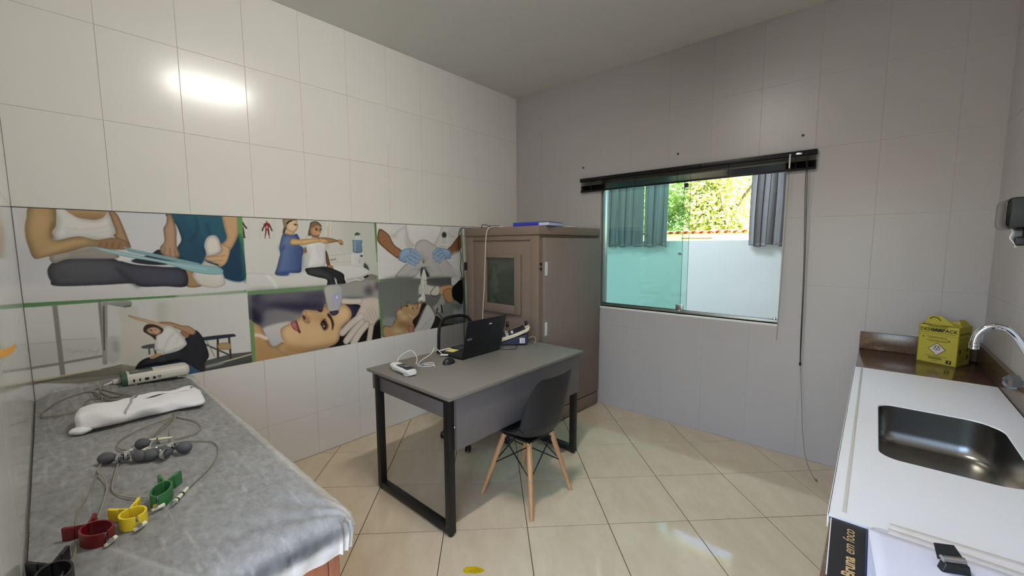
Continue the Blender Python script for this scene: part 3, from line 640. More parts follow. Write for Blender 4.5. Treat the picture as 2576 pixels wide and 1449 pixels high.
('p',[1323,1611,1338,1673,1346,1697,1386,1706,1416,1684,1419,1664,1396,1675,1360,1658,1350,1619,1342,1605],(122,102,74),0,0,(6,0.6),0,1,1),
('p',[1341,1658,1356,1664,1392,1683,1419,1668,1418,1640,1400,1604,1388,1594,1353,1601,1343,1623],(196,146,104),0,0,(8,0.7),0,1,1),
('l',[1379,1648,1388,1645],9,(50,38,34),0,0,1,1,1.0),
('l',[1407,1651,1415,1649],8,(50,38,34),0,0,1,1,1.0),
('l',[1375,1657,1391,1655],5,(84,60,44),0,0,1,1,1.0),
('l',[1385,1624,1397,1618,1409,1622],8,(226,206,196),0,0,1,1,1.0),
('l',[1383,1625,1397,1615,1411,1624],3,(150,80,70),0,0,1,1,1.0),
('l',[1400,1644,1403,1632],8,(170,118,82),0,2,1,1,1.0),
('l',[1353,1599,1380,1596,1395,1593],16,(120,78,54),0,3,0.8,1,1.0),
('p',[1199,1556,1215,1582,1265,1577,1341,1584,1411,1586,1443,1577,1463,1561,1457,1549,1417,1557,1370,1554,1301,1541,1227,1539,1203,1540],(218,176,110),0,0,(7,0.68),0,1,1),
('p',[1395,1584,1443,1581,1464,1561,1457,1548,1433,1549,1406,1561],(210,168,118),0,0,(4,0.7),0,1,1),
('p',[1290,1560,1286,1553,1275,1551,1265,1553,1261,1560,1265,1566,1276,1569,1286,1566],(180,130,80),0,0,0,8,0.5,1),
('l',[1434,1565,1439,1551],4,(140,98,66),0,0,0.6,1,1.0),
('l',[1442,1565,1447,1551],4,(140,98,66),0,0,0.6,1,1.0),
('l',[1450,1565,1455,1551],4,(140,98,66),0,0,0.6,1,1.0),
('p',[1296,1373,1369,1380,1437,1381,1490,1363,1564,1324,1573,1286,1580,1241,1522,1241,1511,1289,1495,1297,1502,1238,1442,1242,1440,1286,1366,1310,1312,1329,1296,1350],(58,60,64),(40,41,44),0,(11,0.5),0,1,1),
('l',[1408,1372,1468,1337,1511,1289],16,(26,27,30),0,5,0.7,1,1.0),
('l',[1329,1356,1406,1332,1462,1305],22,(78,80,84),0,8,0.5,1,1.0),
('p',[1837,1712,1862,1711,1866,1398,1847,1399],(88,136,76),0,0,0,0,1,0),
('p',[1847,1470,1868,1470,1863,1254,1848,1255],(170,184,162),0,0,0,6,0.7,0),
('c',0.926,1.86),
('p',[927,1241,1421,1245,1863,1254,1864,767,1343,771,926,775],(128,126,126),(150,148,146),0,0,0,1,0),
('p',[929,1222,1122,1226,1286,1217,1420,1215,1424,1103,1344,1066,1236,1079,1076,1107,1009,1005,959,1037,924,1051],(74,72,90),0,0,0,16,1,1),
('p',[959,1211,1003,1216,996,1162,1087,1161,1414,1104,1407,1053,1236,1074,1077,1124,1003,1149,960,1174],(48,46,72),0,0,0,14,1,1),
('p',[926,1141,972,1119,1005,1056,1002,1014,959,1033,924,1051],(36,36,58),0,0,0,10,1,1),
('p',[1014,1210,1161,1210,1268,1187,1241,1159,1119,1171,1015,1168],(128,126,128),0,0,0,18,0.7,1),
('p',[1008,988,1183,1006,1194,1057,1038,1111,1009,1056],(120,118,124),0,0,0,10,0.8,1),
('p',[1005,993,1179,1008,1169,901,1126,864,1055,860,1027,921],(196,194,194),(182,180,180),1.5708,0,4,1,1),
('p',[1554,1233,1863,1251,1861,1112,1559,1127],(152,150,146),0,0,0,6,1,1),
('p',[1807,1174,1794,1146,1767,1137,1741,1151,1731,1180,1743,1207,1770,1217,1797,1203],(72,60,78),0,0,0,14,0.8,1),
('p',[1832,1238,1863,1239,1863,1179,1824,1188],(60,48,66),0,0,0,10,0.7,1),
('p',[1560,1141,1713,1132,1712,1117,1559,1122],(60,56,84),0,0,0,8,0.6,1),
('p',[925,1243,1245,1245,1421,1243,1544,1241,1544,1222,1286,1215,928,1219],(104,142,92),0,0,0,0,1,0),
('p',[1245,1245,1544,1241,1544,1222,1286,1215],(140,160,132),0,0,0,8,0.5,0),
('p',[924,1051,952,1038,991,1003,1007,971,1020,922,1054,858,1126,873,1137,774,943,759,923,860],(206,164,110),(182,140,90),1.5708,(12,0.75),0,1,1),
('p',[953,930,988,898,1030,839,984,822,952,854],(176,134,84),0,0,0,18,0.5,1),
('l',[947,954,976,949,1020,920],22,(226,206,186),0,2,1,1,1.0),
('p',[1499,1095,1607,1088,1684,1075,1859,931,1870,761,1655,768,1436,779,1487,847,1519,900,1576,950,1604,1015],(28,22,24),0,0,0,2,1,1),
('p',[1582,1091,1673,1066,1677,1036,1617,974,1600,1045],(44,44,66),0,0,0,6,1,1),
('p',[1107,960,1124,983,1174,1002,1212,1019,1247,1037,1255,1068,1273,1083,1305,1079,1362,1067,1396,1066,1410,1100,1428,1107,1458,1043,1507,1056,1543,1104,1596,1065,1619,1013,1602,966,1550,934,1523,890,1510,824,1465,793,1394,787,1308,790,1212,776,1146,781,1099,808,1070,857,1126,871,1112,911],(216,176,124),0,0,(15,0.72),0,1,1),
('p',[1126,871,1182,841,1309,813,1466,812,1485,799,1394,785,1212,775,1138,791,1117,844],(160,118,68),0,0,0,14,0.75,1),
('p',[1115,963,1173,980,1212,939,1227,891,1167,879,1124,909],(232,196,146),0,0,0,20,0.55,1),
('p',[1273,952,1361,952,1405,908,1379,856,1290,862],(226,188,136),0,0,0,26,0.55,1),
('p',[1506,1037,1576,1057,1598,1006,1552,973,1503,989],(238,206,156),0,0,0,18,0.55,1),
('p',[1304,1052,1389,1046,1429,1027,1404,984,1354,981,1307,1020],(178,134,90),0,0,0,18,0.6,1),
('p',[1262,1080,1283,1073,1290,1027,1305,988,1291,981,1258,1004,1252,1050],(206,162,116),0,0,(8,0.72),0,1,1),
('p',[1282,1042,1303,1025,1307,993,1287,982,1271,998],(168,116,78),0,0,0,6,0.6,1),
('p',[1274,1031,1275,1018,1271,1011,1264,1015,1258,1027,1257,1040,1261,1047,1268,1043],(62,38,30),0,0,0,2,1,1),
('p',[1297,1062,1293,1056,1282,1054,1272,1058,1268,1066,1273,1072,1283,1074,1293,1070],(236,200,156),0,0,0,8,0.6,1),
('p',[1176,1002,1212,1013,1223,986,1232,954,1235,922,1216,936,1188,960],(184,104,98),0,0,(6,0.72),0,1,1),
('l',[1210,1012,1218,983,1223,946,1233,923],9,(110,50,48),0,1,0.8,1,1.0),
('p',[1235,935,1236,927,1234,923,1231,925,1227,932,1226,940,1228,944,1231,942],(46,24,24),0,0,0,1,1,1),
('p',[1195,990,1197,982,1195,977,1190,978,1185,984,1183,992,1185,996,1190,996],(214,140,132),0,0,0,5,0.7,1),
('p',[1386,991,1409,999,1429,966,1429,933,1410,912,1392,934,1382,963],(112,76,58),0,0,0,6,0.8,1),
('p',[1384,972,1402,989,1422,972,1423,939,1405,918,1392,936],(44,30,28),0,0,0,2,1,1),
('p',[1407,956,1407,948,1402,944,1396,947,1393,956,1394,964,1398,968,1404,965],(150,120,100),0,0,0,2,0.7,1),
('p',[1407,943,1405,939,1402,937,1400,940,1399,945,1400,949,1403,950,1406,948],(226,220,212),0,0,0,1,1,1),
('p',[1404,960,1402,956,1399,954,1396,957,1395,962,1396,966,1400,967,1403,965],(26,18,18),0,0,0,0,1,1),
('p',[1400,965,1400,963,1398,962,1397,963,1396,965,1397,967,1398,967,1400,966],(230,230,230),0,0,0,0,1,1),
('l',[1380,959,1395,985,1414,996],7,(34,22,20),0,1,1,1,1.0),
('l',[1405,918,1427,929,1430,952],6,(70,46,38),0,2,1,1,1.0),
('p',[1432,1036,1448,1030,1465,999,1476,959,1472,926,1460,904,1461,947,1451,991,1433,1017],(46,32,32),0,0,0,1.5,1,1),
('l',[1367,1070,1382,1059,1395,1064],12,(50,36,34),0,1,1,1,1.0),
('p',[1425,1236,1544,1234,1547,1128,1535,1091,1516,1045,1449,1048,1435,1092,1425,1140],(184,184,174),(172,172,174),0,(6,0.82),0,1,1),
('p',[1463,1146,1532,1182,1534,1115,1507,1056,1454,1062],(170,168,192),0,0,0,14,0.55,1),
('p',[1473,1145,1502,1171,1532,1173,1525,1140,1505,1132],(160,150,214),0,0,0,5,0.8,1),
('p',[1514,1146,1509,1140,1504,1139,1501,1143,1503,1151,1508,1158,1514,1159,1516,1154],(246,242,255),0,0,0,2,1,1),
('p',[1449,1048,1477,1050,1514,1050,1514,1028,1490,1015,1471,1015,1455,1029],(70,62,84),0,0,(4,0.7),0,1,1),
('p',[1549,1126,1609,1127,1686,1122,1861,1111,1860,962,1819,915,1789,873,1735,897,1683,935,1632,952,1677,1036,1689,1069,1617,1089,1553,1101],(206,192,178),0,0,(10,0.74),0,1,1),
('l',[1696,983,1613,935,1540,875],58,(208,194,180),(7,0.7),0,1,1,1.0),
('l',[1704,932,1632,876,1569,808],58,(208,194,180),(7,0.7),0,1,1,1.0),
('l',[1741,911,1678,852,1624,781],58,(208,194,180),(7,0.7),0,1,1,1.0),
('l',[1779,890,1754,771],48,(196,182,168),(6,0.7),0,1,1,1.0),
('l',[1690,1101,1628,1105,1558,1115],44,(212,198,184),(6,0.78),0,1,1,1.0),
('p',[1708,1012,1818,1029,1861,972,1807,907,1737,947],(176,164,150),0,0,0,14,0.6,1),
('l',[1745,1007,1785,900],5,(222,212,202),0,1,0.7,1,1.0),
('l',[1770,1019,1804,920],5,(222,212,202),0,1,0.7,1,1.0),
('l',[1794,1030,1824,940],5,(222,212,202),0,1,0.7,1,1.0),
('l',[1819,1041,1844,960],5,(222,212,202),0,1,0.7,1,1.0),
('l',[1845,1053,1864,980],5,(222,212,202),0,1,0.7,1,1.0),
('p',[1693,1034,1739,998,1700,953,1658,968],(224,212,200),0,0,0,12,0.5,1),
('p',[925,1219,948,1214,944,771,926,773],(120,140,108),0,0,0,3,0.35,0),
('p',[928,1042,952,1040,948,770,925,771],(104,146,86),0,0,0,1,0.9,0),
('c',1.848,9),
('p',[1862,1707,2766,1700,2787,1222,1858,1257],(208,208,206),(196,196,194),0,0,0,1,0),
('p',[2129,1707,2523,1699,2445,1554,2321,1525,2147,1519],(216,216,214),(206,206,205),1.5708,(8,0.9),0,1,1),
('l',[2133,1700,2137,1640,2157,1580,2204,1532],16,(166,166,164),0,4,0.8,1,1.0),
('l',[2522,1692,2474,1604,2436,1547],14,(166,166,164),0,4,0.8,1,1.0),
('l',[2560,1693,2615,1628,2664,1614],12,(166,166,164),0,4,0.8,1,1.0),
('l',[2010,1605,2050,1651,2113,1686],10,(166,166,164),0,4,0.8,1,1.0),
('p',[2137,1687,2157,1587,2212,1532,2139,1519,2125,1593],(176,176,174),0,0,0,8,0.7,1),
('p',[2532,1685,2588,1679,2574,1502,2499,1525],(204,206,200),0,0,0,3,1,1),
('p',[2572,1631,2564,1612,2543,1603,2524,1611,2516,1630,2525,1650,2545,1659,2565,1651],(44,60,34),0,0,0,4,1,1),
('p',[2511,1605,2569,1606,2566,1547,2508,1548],(190,194,190),0,0,0,0,1,0),
('l',[2495,1525,2574,1521],10,(172,174,172),0,2,1,1,1.0),
('p',[1973,1617,2019,1631,2048,1605,2002,1598],(180,178,176),0,0,0,6,0.7,1),
('p',[1866,1634,1885,1668,1931,1649,1973,1614,1994,1572,2023,1533,2083,1492,2073,1452,2045,1426,1997,1454,1925,1507,1863,1568],(146,98,64),(160,108,70),0,(9,0.62),0,1,1),
('l',[1887,1635,1892,1630],3,(84,52,36),0,0,0.45,1,1.0),
('l',[1896,1595,1902,1590],3,(84,52,36),0,0,0.45,1,1.0),
('l',[1907,1601,1913,1596],3,(84,52,36),0,0,0.45,1,1.0),
('l',[1918,1606,1924,1601],3,(84,52,36),0,0,0.45,1,1.0),
('l',[1929,1611,1935,1606],3,(84,52,36),0,0,0.45,1,1.0),
('l',[1917,1571,1922,1566],3,(84,52,36),0,0,0.45,1,1.0),
('l',[1928,1577,1933,1571],3,(84,52,36),0,0,0.45,1,1.0),
('l',[1939,1582,1945,1577],3,(84,52,36),0,0,0.45,1,1.0),
('l',[1950,1587,1956,1582],3,(84,52,36),0,0,0.45,1,1.0),
('l',[1938,1547,1943,1542],3,(84,52,36),0,0,0.45,1,1.0),
('l',[1949,1552,1954,1547],3,(84,52,36),0,0,0.45,1,1.0),
('l',[1960,1557,1966,1552],3,(84,52,36),0,0,0.45,1,1.0),
('l',[1971,1563,1977,1557],3,(84,52,36),0,0,0.45,1,1.0),
('l',[1959,1522,1964,1517],3,(84,52,36),0,0,0.45,1,1.0),
('l',[1970,1527,1976,1522],3,(84,52,36),0,0,0.45,1,1.0),
('l',[1981,1533,1987,1527],3,(84,52,36),0,0,0.45,1,1.0),
('l',[1993,1538,1998,1533],3,(84,52,36),0,0,0.45,1,1.0),
('l',[2002,1497,2008,1492],3,(84,52,36),0,0,0.45,1,1.0),
('l',[1991,1503,1997,1497],3,(84,52,36),0,0,0.45,1,1.0),
('l',[2003,1508,2009,1502],3,(84,52,36),0,0,0.45,1,1.0),
('l',[2014,1513,2020,1508],3,(84,52,36),0,0,0.45,1,1.0),
('l',[2024,1472,2030,1466],3,(84,52,36),0,0,0.45,1,1.0),
('l',[2013,1477,2019,1472],3,(84,52,36),0,0,0.45,1,1.0),
('l',[2025,1482,2030,1477],3,(84,52,36),0,0,0.45,1,1.0),
('l',[2036,1488,2042,1482],3,(84,52,36),0,0,0.45,1,1.0),
('l',[2046,1446,2052,1441],3,(84,52,36),0,0,0.45,1,1.0),
('p',[2744,1627,2693,1600,2633,1539,2574,1495,2583,1465,2622,1436,2710,1471,2752,1524],(146,98,62),(110,70,44),0,(8,0.62),0,1,1),
('p',[2013,1268,2085,1351,2201,1443,2221,1539,2263,1577,2323,1588,2392,1561,2463,1518,2534,1437,2609,1360,2686,1304,2747,1294,2766,1223,2365,1247,2315,1314,2272,1316,2195,1257],(186,184,182),(174,172,170),1.5708,(12,0.82),0,1,1),
('p',[2611,1435,2740,1463,2766,1223,2647,1299],(196,194,192),0,0,0,8,0.8,1),
('p',[2272,1323,2303,1343,2349,1298,2361,1254,2279,1252],(42,44,46),0,0,0,5,1,1),
('l',[2306,1378,2251,1456],6,(92,90,92),0,2,0.8,1,0.3),
('l',[2306,1378,2277,1484],6,(92,90,92),0,2,0.8,1,0.3),
('l',[2306,1378,2299,1490],6,(92,90,92),0,2,0.8,1,0.3),
('l',[2306,1378,2337,1469],6,(92,90,92),0,2,0.8,1,0.3),
('l',[2306,1378,2362,1433],6,(92,90,92),0,2,0.8,1,0.3),
('l',[2316,1342,2230,1318],6,(92,90,92),0,2,0.8,1,0.3),
('l',[2316,1342,2386,1339],6,(92,90,92),0,2,0.8,1,0.3),
('l',[2316,1342,2420,1294],6,(92,90,92),0,2,0.8,1,0.3),
('l',[2114,1262,2172,1320,2281,1343],10,(150,148,146),0,5,0.6,1,1.0),
('l',[2521,1267,2467,1336,2405,1403],10,(152,150,148),0,5,0.6,1,1.0),
('p',[2049,1423,2079,1489,2155,1513,2219,1495,2260,1463,2234,1429,2183,1409,2151,1410,2118,1387,2064,1406],(146,176,208),(118,150,190),1.5708,(7,0.7),0,1,1),
('l',[2178,1498,2227,1477,2258,1449],30,(138,170,206),(4,0.68),0,1,1,1.0),
('l',[2177,1471,2226,1443,2262,1418],30,(138,170,206),(4,0.68),0,1,1,1.0),
('l',[2152,1437,2208,1412,2245,1388],30,(138,170,206),(4,0.68),0,1,1,1.0),
('l',[2120,1431,2159,1396,2215,1370],30,(138,170,206),(4,0.68),0,1,1,1.0),
('p',[2622,1436,2617,1480,2574,1502,2499,1512,2453,1489,2460,1438,2515,1415,2600,1409],(146,176,208),(118,150,190),1.5708,(7,0.7),0,1,1),
('l',[2480,1503,2444,1485,2418,1460],30,(138,170,206),(4,0.68),0,1,1,1.0),
('l',[2508,1481,2452,1453,2419,1424],30,(138,170,206),(4,0.68),0,1,1,1.0),
('l',[2525,1451,2478,1423,2446,1395],30,(138,170,206),(4,0.68),0,1,1,1.0),
('l',[2544,1429,2505,1401,2482,1379],30,(138,170,206),(4,0.68),0,1,1,1.0),
('p',[1858,1261,2036,1263,2195,1257,2178,1243,2035,1241,1868,1237],(96,150,76),0,0,0,0,1,0),
('p',[2178,1258,2606,1236,2625,1231,2365,1236,2194,1242],(160,184,156),0,0,0,3,0.7,0),
('p',[2740,1699,2766,1700,2786,1214,2771,1215],(110,140,92),0,0,0,0,0.8,0),
('p',[1858,1239,2178,1243,2625,1233,2792,1222,2799,770,2263,760,1875,783],(104,108,104),(94,98,94),0,0,0,1,0),
('p',[1879,1243,2244,1240,2238,1050,2123,1048,2002,959,1881,941],(100,104,100),(116,120,116),1.5708,0,10,1,1),
('p',[1881,935,2001,932,1990,859,1885,854],(138,140,138),0,0,0,8,1,1),
('p',[2330,1242,2616,1232,2614,1149,2346,1198],(74,78,74),0,0,0,8,0.8,1),
('p',[2620,1232,2730,1233,2735,1202,2643,1131,2619,1156],(188,188,184),0,0,0,2,1,0),
('p',[2620,996,2782,971,2789,820,2621,850],(142,146,142),0,0,0,8,1,1),
('p',[2392,946,2620,996,2626,849,2519,825,2418,884],(112,116,112),0,0,0,8,1,1),
('p',[2629,987,2750,967,2739,913,2648,931],(70,76,70),0,0,0,12,0.7,1),
('p',[2418,884,2473,862,2528,801,2625,787,2614,766,2351,775,2343,784],(36,30,28),0,0,0,2,1,1),
('p',[1886,874,1960,863,1984,894,2016,937,2002,979,2042,998,2062,1020,2106,1022,2115,1049,2135,1050,2154,1031,2221,1027,2280,1031,2323,1012,2304,971,2242,907,2206,848,2162,776,2081,776,1890,780],(176,142,98),0,0,(10,0.6),0,1,1),
('p',[2077,963,2068,951,2048,948,2028,956,2020,970,2029,983,2049,986,2069,978],(224,200,160),0,0,0,9,0.5,1),
('p',[2121,916,2110,901,2085,897,2061,907,2052,925,2062,940,2087,944,2112,934],(224,200,160),0,0,0,9,0.5,1),
('p',[2066,806,2052,796,2019,797,1986,807,1973,820,1987,830,2020,830,2053,820],(224,200,160),0,0,0,9,0.5,1),
('p',[2186,999,2179,989,2161,986,2144,993,2137,1005,2145,1015,2162,1017,2179,1011],(224,200,160),0,0,0,9,0.5,1),
('p',[2288,1002,2278,994,2253,993,2230,999,2220,1009,2230,1017,2254,1018,2278,1012],(224,200,160),0,0,0,9,0.5,1),
('p',[2015,896,2085,879,2157,855,2147,814,2036,852],(120,80,50),0,0,0,12,0.6,1),
('p',[2123,818,2148,842,2181,823,2179,781,2138,780],(170,112,80),0,0,(4,0.6),0,1,1),
('p',[2131,1016,2128,1008,2120,1006,2112,1010,2109,1018,2112,1026,2120,1028,2128,1024],(90,54,42),0,0,0,2,1,1),
('l',[2062,1012,2065,987],9,(122,64,56),0,1,1,1,1.0),
('l',[2170,1001,2186,978],6,(60,40,32),0,0,1,1,1.0),
('l',[2225,1027,2232,1001,2215,982],6,(70,48,38),0,1,1,1,1.0),
('l',[2135,942,2167,913,2200,913],6,(220,204,170),0,2,0.7,1,1.0),
('p',[2280,1021,2323,1009,2269,940,2233,873,2197,814,2181,844,2174,881,2234,930,2262,990],(44,34,30),0,0,0,1.5,1,1),
('p',[2330,1004,2375,970,2418,884,2388,814,2342,773,2187,776,2232,851,2286,937],(186,185,180),0,0,(6,0.78),0,1,1),
('l',[2264,789,2318,839,2381,874],9,(150,150,146),0,3,0.7,1,1.0),
('l',[2307,782,2353,827],7,(156,156,152),0,2,0.7,1,1.0),
('p',[2471,1152,2619,1164,2633,1132,2626,1056,2571,1001,2515,1052,2479,1085],(186,146,100),0,0,(7,0.62),0,1,1),
('p',[2526,1118,2623,1125,2639,994,2571,1001,2525,1058],(168,124,82),0,0,(6,0.6),0,1,1),
('p',[2242,1156,2260,1197,2312,1218,2346,1183,2417,1167,2471,1160,2479,1122,2460,1079,2396,1081,2308,1100,2265,1104,2240,1103],(196,193,184),0,0,(7,0.74),0,1,1),
('l',[2426,1163,2375,1109,2396,1078,2469,1075],5,(34,34,34),0,0,1,1,1.0),
('p',[2389,976,2449,1014,2507,1090,2525,1051,2542,1004,2503,948,2483,913,2437,911,2410,944],(146,146,138),0,0,(6,0.7),0,1,1),
('l',[2494,979,2504,910],16,(44,40,36),0,0,1,1,1.0),
('l',[2447,955,2437,911],14,(50,46,42),0,0,1,1,1.0),
('l',[2455,916,2528,824],7,(36,36,36),0,0,1,1,1.0),
('p',[2271,1238,2321,1239,2309,1136,2316,1064,2311,1035,2242,1039,2239,1071,2265,1083,2275,1139],(204,203,196),0,0,(5,0.76),0,1,1),
('p',[2295,1067,2288,1062,2273,1061,2257,1065,2251,1071,2257,1077,2273,1078,2289,1074],(226,226,220),0,0,0,0,1,1),
('l',[2250,1144,2244,1110],6,(150,150,142),0,0,1,1,1.0),
('l',[2272,1032,2272,1043],14,(110,96,84),0,0,1,1,1.0),
('l',[2275,1132,2318,1142],22,(206,203,194),(3,0.75),0,1,1,1.0),
('l',[2311,1186,2329,1213],20,(206,203,194),(3,0.75),0,1,1,1.0),
('p',[2317,1346,2313,1340,2304,1338,2296,1340,2293,1346,2296,1352,2305,1354,2313,1352],(90,120,150),0,0,0,0,1,1),
('p',[2310,1351,2308,1348,2303,1347,2298,1348,2296,1351,2298,1354,2303,1355,2308,1354],(210,222,232),0,0,0,0,1,1),
('p',[2296,1322,2315,1321,2337,1248,2330,1227,2278,1236],(206,206,200),0,0,(4,0.8),0,1,1),
('p',[2755,1193,2756,974,2690,996,2631,1041,2628,1125,2673,1167],(20,20,22),0,0,0,1,1,1),
('p',[1859,1108,1870,1107,1882,788,1864,784],(86,132,72),0,0,0,0,1,0),
('p',[2764,1216,2786,1214,2800,818,2779,821],(60,92,62),0,0,0,2,0.7,0)]
pr = Print()
for o in MURAL:
    if o[0] == 'c': pr.lim = o[1:]
    elif o[0] == 'p': pr.poly(o[1], o[2], o[3] or None, o[4], o[5] or None, o[6], o[7], o[8])
    else: pr.line(o[1], o[2], o[3], o[4] or None, o[5], o[6], o[7], o[8])
g_ = pr.a.mean(2, keepdims=True); pr.a = g_ + (pr.a - g_) * .86; pr.a = np.stack([pr.blur(pr.a[..., k], 1) for k in range(3)], 2) * .6 + pr.a * .4
a = np.clip(pr.a, 0, 1); l_ = np.where(a <= .04045, a / 12.92, ((a + .055) / 1.055) ** 2.4) * MURAL_GAIN
l_ = np.clip(l_, 0, .88); a = np.where(l_ <= .0031308, l_ * 12.92, 1.055 * l_ ** (1 / 2.4) - .055)
img = bpy.data.images.new('mural_print', pr.W, pr.H); px = np.ones((pr.H, pr.W, 4), np.float32); px[..., :3] = a[::-1]
img.pixels.foreach_set(px.ravel()); img.update(); img.pack()
M_mural = mat('printed_laminate', (200, 200, 200), .16); n_ = M_mural.node_tree; ti = n_.nodes.new('ShaderNodeTexImage'); ti.image = img; ti.extension = 'EXTEND'
n_.links.new(ti.outputs[0], n_.nodes['Principled BSDF'].inputs['Base Color'])
mural = thing('wall_mural', 'long printed photo mural of therapy scenes on the tiled wall', 'mural', (0, 0, 0))
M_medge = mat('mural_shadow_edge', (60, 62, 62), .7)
def panel(y0, y1, z0, z1, label):
    b = MB().box(-.006, y0, z0, .0012, y1, z1); o = b.build('photo_panel', M_mural, mural, smooth=0); me = o.data
    uv = me.uv_layers.new(name='UVMap')
    for lp in me.loops:
        c = me.vertices[lp.vertex_index].co; uv.data[lp.index].uv = ((c.y - RY) / (pr.W / MUR_PPM), (c.z - MUR_V0) / (MUR_V1 - MUR_V0))
    o['label'] = label
zs = 1.243; c1, c2, g = -2.6455, -1.7205, .0004
panel(RY + .002, c1, zs + g, MUR_V1, 'seated woman stretching a pale blue band round her socked foot')
panel(c1 + g, c2, zs + g, MUR_V1, 'blue-clad therapist lifting the arm of a woman in white')
panel(c2 + g, -.002, zs + g, MUR_V1, 'blue-gloved hands on a bent grey knee')
panel(RY + .002, c1, MUR_V0, zs, 'seated woman leaning sideways with one arm overhead')
panel(c1 + g, c2, MUR_V0, zs, 'large face of a lying woman under a skin device')
panel(c2 + g, -.002, MUR_V0, zs, 'lying woman in a white headband treated with a handpiece')
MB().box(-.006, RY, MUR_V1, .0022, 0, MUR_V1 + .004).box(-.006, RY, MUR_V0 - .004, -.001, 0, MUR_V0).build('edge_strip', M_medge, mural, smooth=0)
# ------------------------------------------------------------------ common object materials
M_black = mat('black_plastic', (19, 20, 23), .45); M_blackm = mat('black_powder_coat', (13, 13, 15), .5, bump=(300, .1, .0005))
M_wplas = mat('white_plastic', (226, 226, 222), .35); M_chrome = mat('chrome', (214, 216, 220), .08, 1.0)
M_paper = mat('white_paper', (226, 226, 228), .8); M_ink = mat('black_ink', (26, 24, 18), .7)
M_screen = mat('dark_display', (40, 44, 48), .12)
# ------------------------------------------------------------------ examination couch under a disposable sheet
BZ, BL, BY0, BY1 = .797, 1.967, RY + .004, -2.958
M_wood = mat('reddish_wood', (150, 96, 70), .45, var=(2.2, .22, (14, 14, 1)))
M_vinyl = mat('charcoal_vinyl', (44, 45, 47), .45)
couch = thing('examination_couch', 'wooden examination couch with a padded dark top along the tiled wall', 'couch', (0, 0, 0))
MB().rbox(.01, BY0, .0, 1.905, -3.0, .70, .004).build('base', M_wood, couch)
MB().rbox(1.90, -3.028, .0, 1.912, -2.996, .70, .002).build('corner_post', M_wood, couch)
MB().rbox(1.905, BY0, .60, 1.914, -3.03, .70, .002).build('end_panel', M_wood, couch)
def bedz(x, y):
    far = max(0.0, 1 - x / .34); wv = min(max((-3.06 - y) / .22, 0), 1)
    z = .036 * far * far * (3 - 2 * far) * wv * min(1.0, max(0.0, (y - RY) / .07) + .25)
    return z
def wrinkle(x, y):
    k = .0022 * math.sin(9 * y + 4 * math.sin(2.1 * x) + 3 * x) * math.sin(3.3 * x + 1.3 * math.sin(7 * y))
    k += .0016 * math.sin(34 * (y + .35 * x) + 2 * math.sin(5 * x)) * max(0, math.sin(2.7 * x + 4 * y))
    k += .0012 * math.sin(61 * (y * .8 - .3 * x) + 3 * math.sin(4 * x + 2 * y)) * max(0, math.sin(3.9 * x - 5 * y + 1))
    return k
def drape(zt, r, drop, off, L, wy, wr, corner=.085):
    """rounded top carried over the foot end and the room-side edge"""
    def f(u, v):
        s = u * (L - r + r * PI / 2 + drop); t = v * (wy - BY0 - r + r * PI / 2 + drop)
        x, y = s, BY0 + t; cx, cy = min(x, L - r), min(y, wy - r); dx, dy = x - cx, y - cy; d = math.hypot(dx, dy)
        if d < 1e-9: p = Vector((x, y, zt))
        else:
            a = min(d / r, PI / 2); q = r * math.sin(a); fall = r * (1 - math.cos(a)) + max(0, d - r * PI / 2)
            p = Vector((cx + dx / d * q, cy + dy / d * q, zt - min(fall, r + drop)))
            if wr:
                ang = math.atan2(dy, dx); h = min(max((d - r * .4) / (r * 1.3), 0), 1)
                fo = .0045 * h * (math.sin(ang * 19 + 1) + .5 * math.sin(ang * 37)) if dx > 1e-6 and dy > 1e-6 else .0022 * h * math.sin(70 * (x + y) + 3 * math.sin(9 * (x - y)))
                p += Vector((dx / d, dy / d, 0)) * (fo - .016 * max(0, fall / (r + drop) - .55))
        if wr:
            ex = min(1, max(0, (L - x) / .1)); p.z += wrinkle(x, y) * 1.25 + .0007 * math.sin(90 * y + 13 * math.sin(3 * x))
            # gathers running in from the pulled corner at the foot end
            px, py = L - x, wy - y; rd = math.hypot(px, py)
            if px > -.05 and py > -.05: p.z += .0035 * math.exp(-(rd / .30) ** 2) * math.sin(15 * math.atan2(max(py, .001), max(px, .001)) + 2)
            # one long soft crease across the foot end
            c = (y + 3.40) - .42 * (x - 1.75); p.z += .004 * math.exp(-(c / .02) ** 2) * math.exp(-((x - 1.75) / .35) ** 2)
        p.z += bedz(p.x, p.y); k = corner
        if p.x < k and p.y > wy - k - .0:      # rounded far corner by the wall
            pass
        p.x = max(p.x, .006); return p + Vector((0, 0, off))
    return f
def round_far(p, k=.13, cut=True):
    x, y = p.x, p.y
    yl = BY1 - (0 if x > k else k - math.sqrt(max(k * k - (k - x) ** 2, 0)))
    if y > yl: p.y = yl + (y - BY1) * .2
    yn = RY + .004 + (0 if x > .09 else (.09 - x) * .75)
    if cut and y < yn: p.y = yn
    return p
fm = drape(BZ - .019, .05, .03, 0, BL - .024, BY1 - .010, False)
MB().grid(lambda u, v: round_far(fm(u, v), .13, False), 60, 30).build('mattress', M_vinyl, couch)
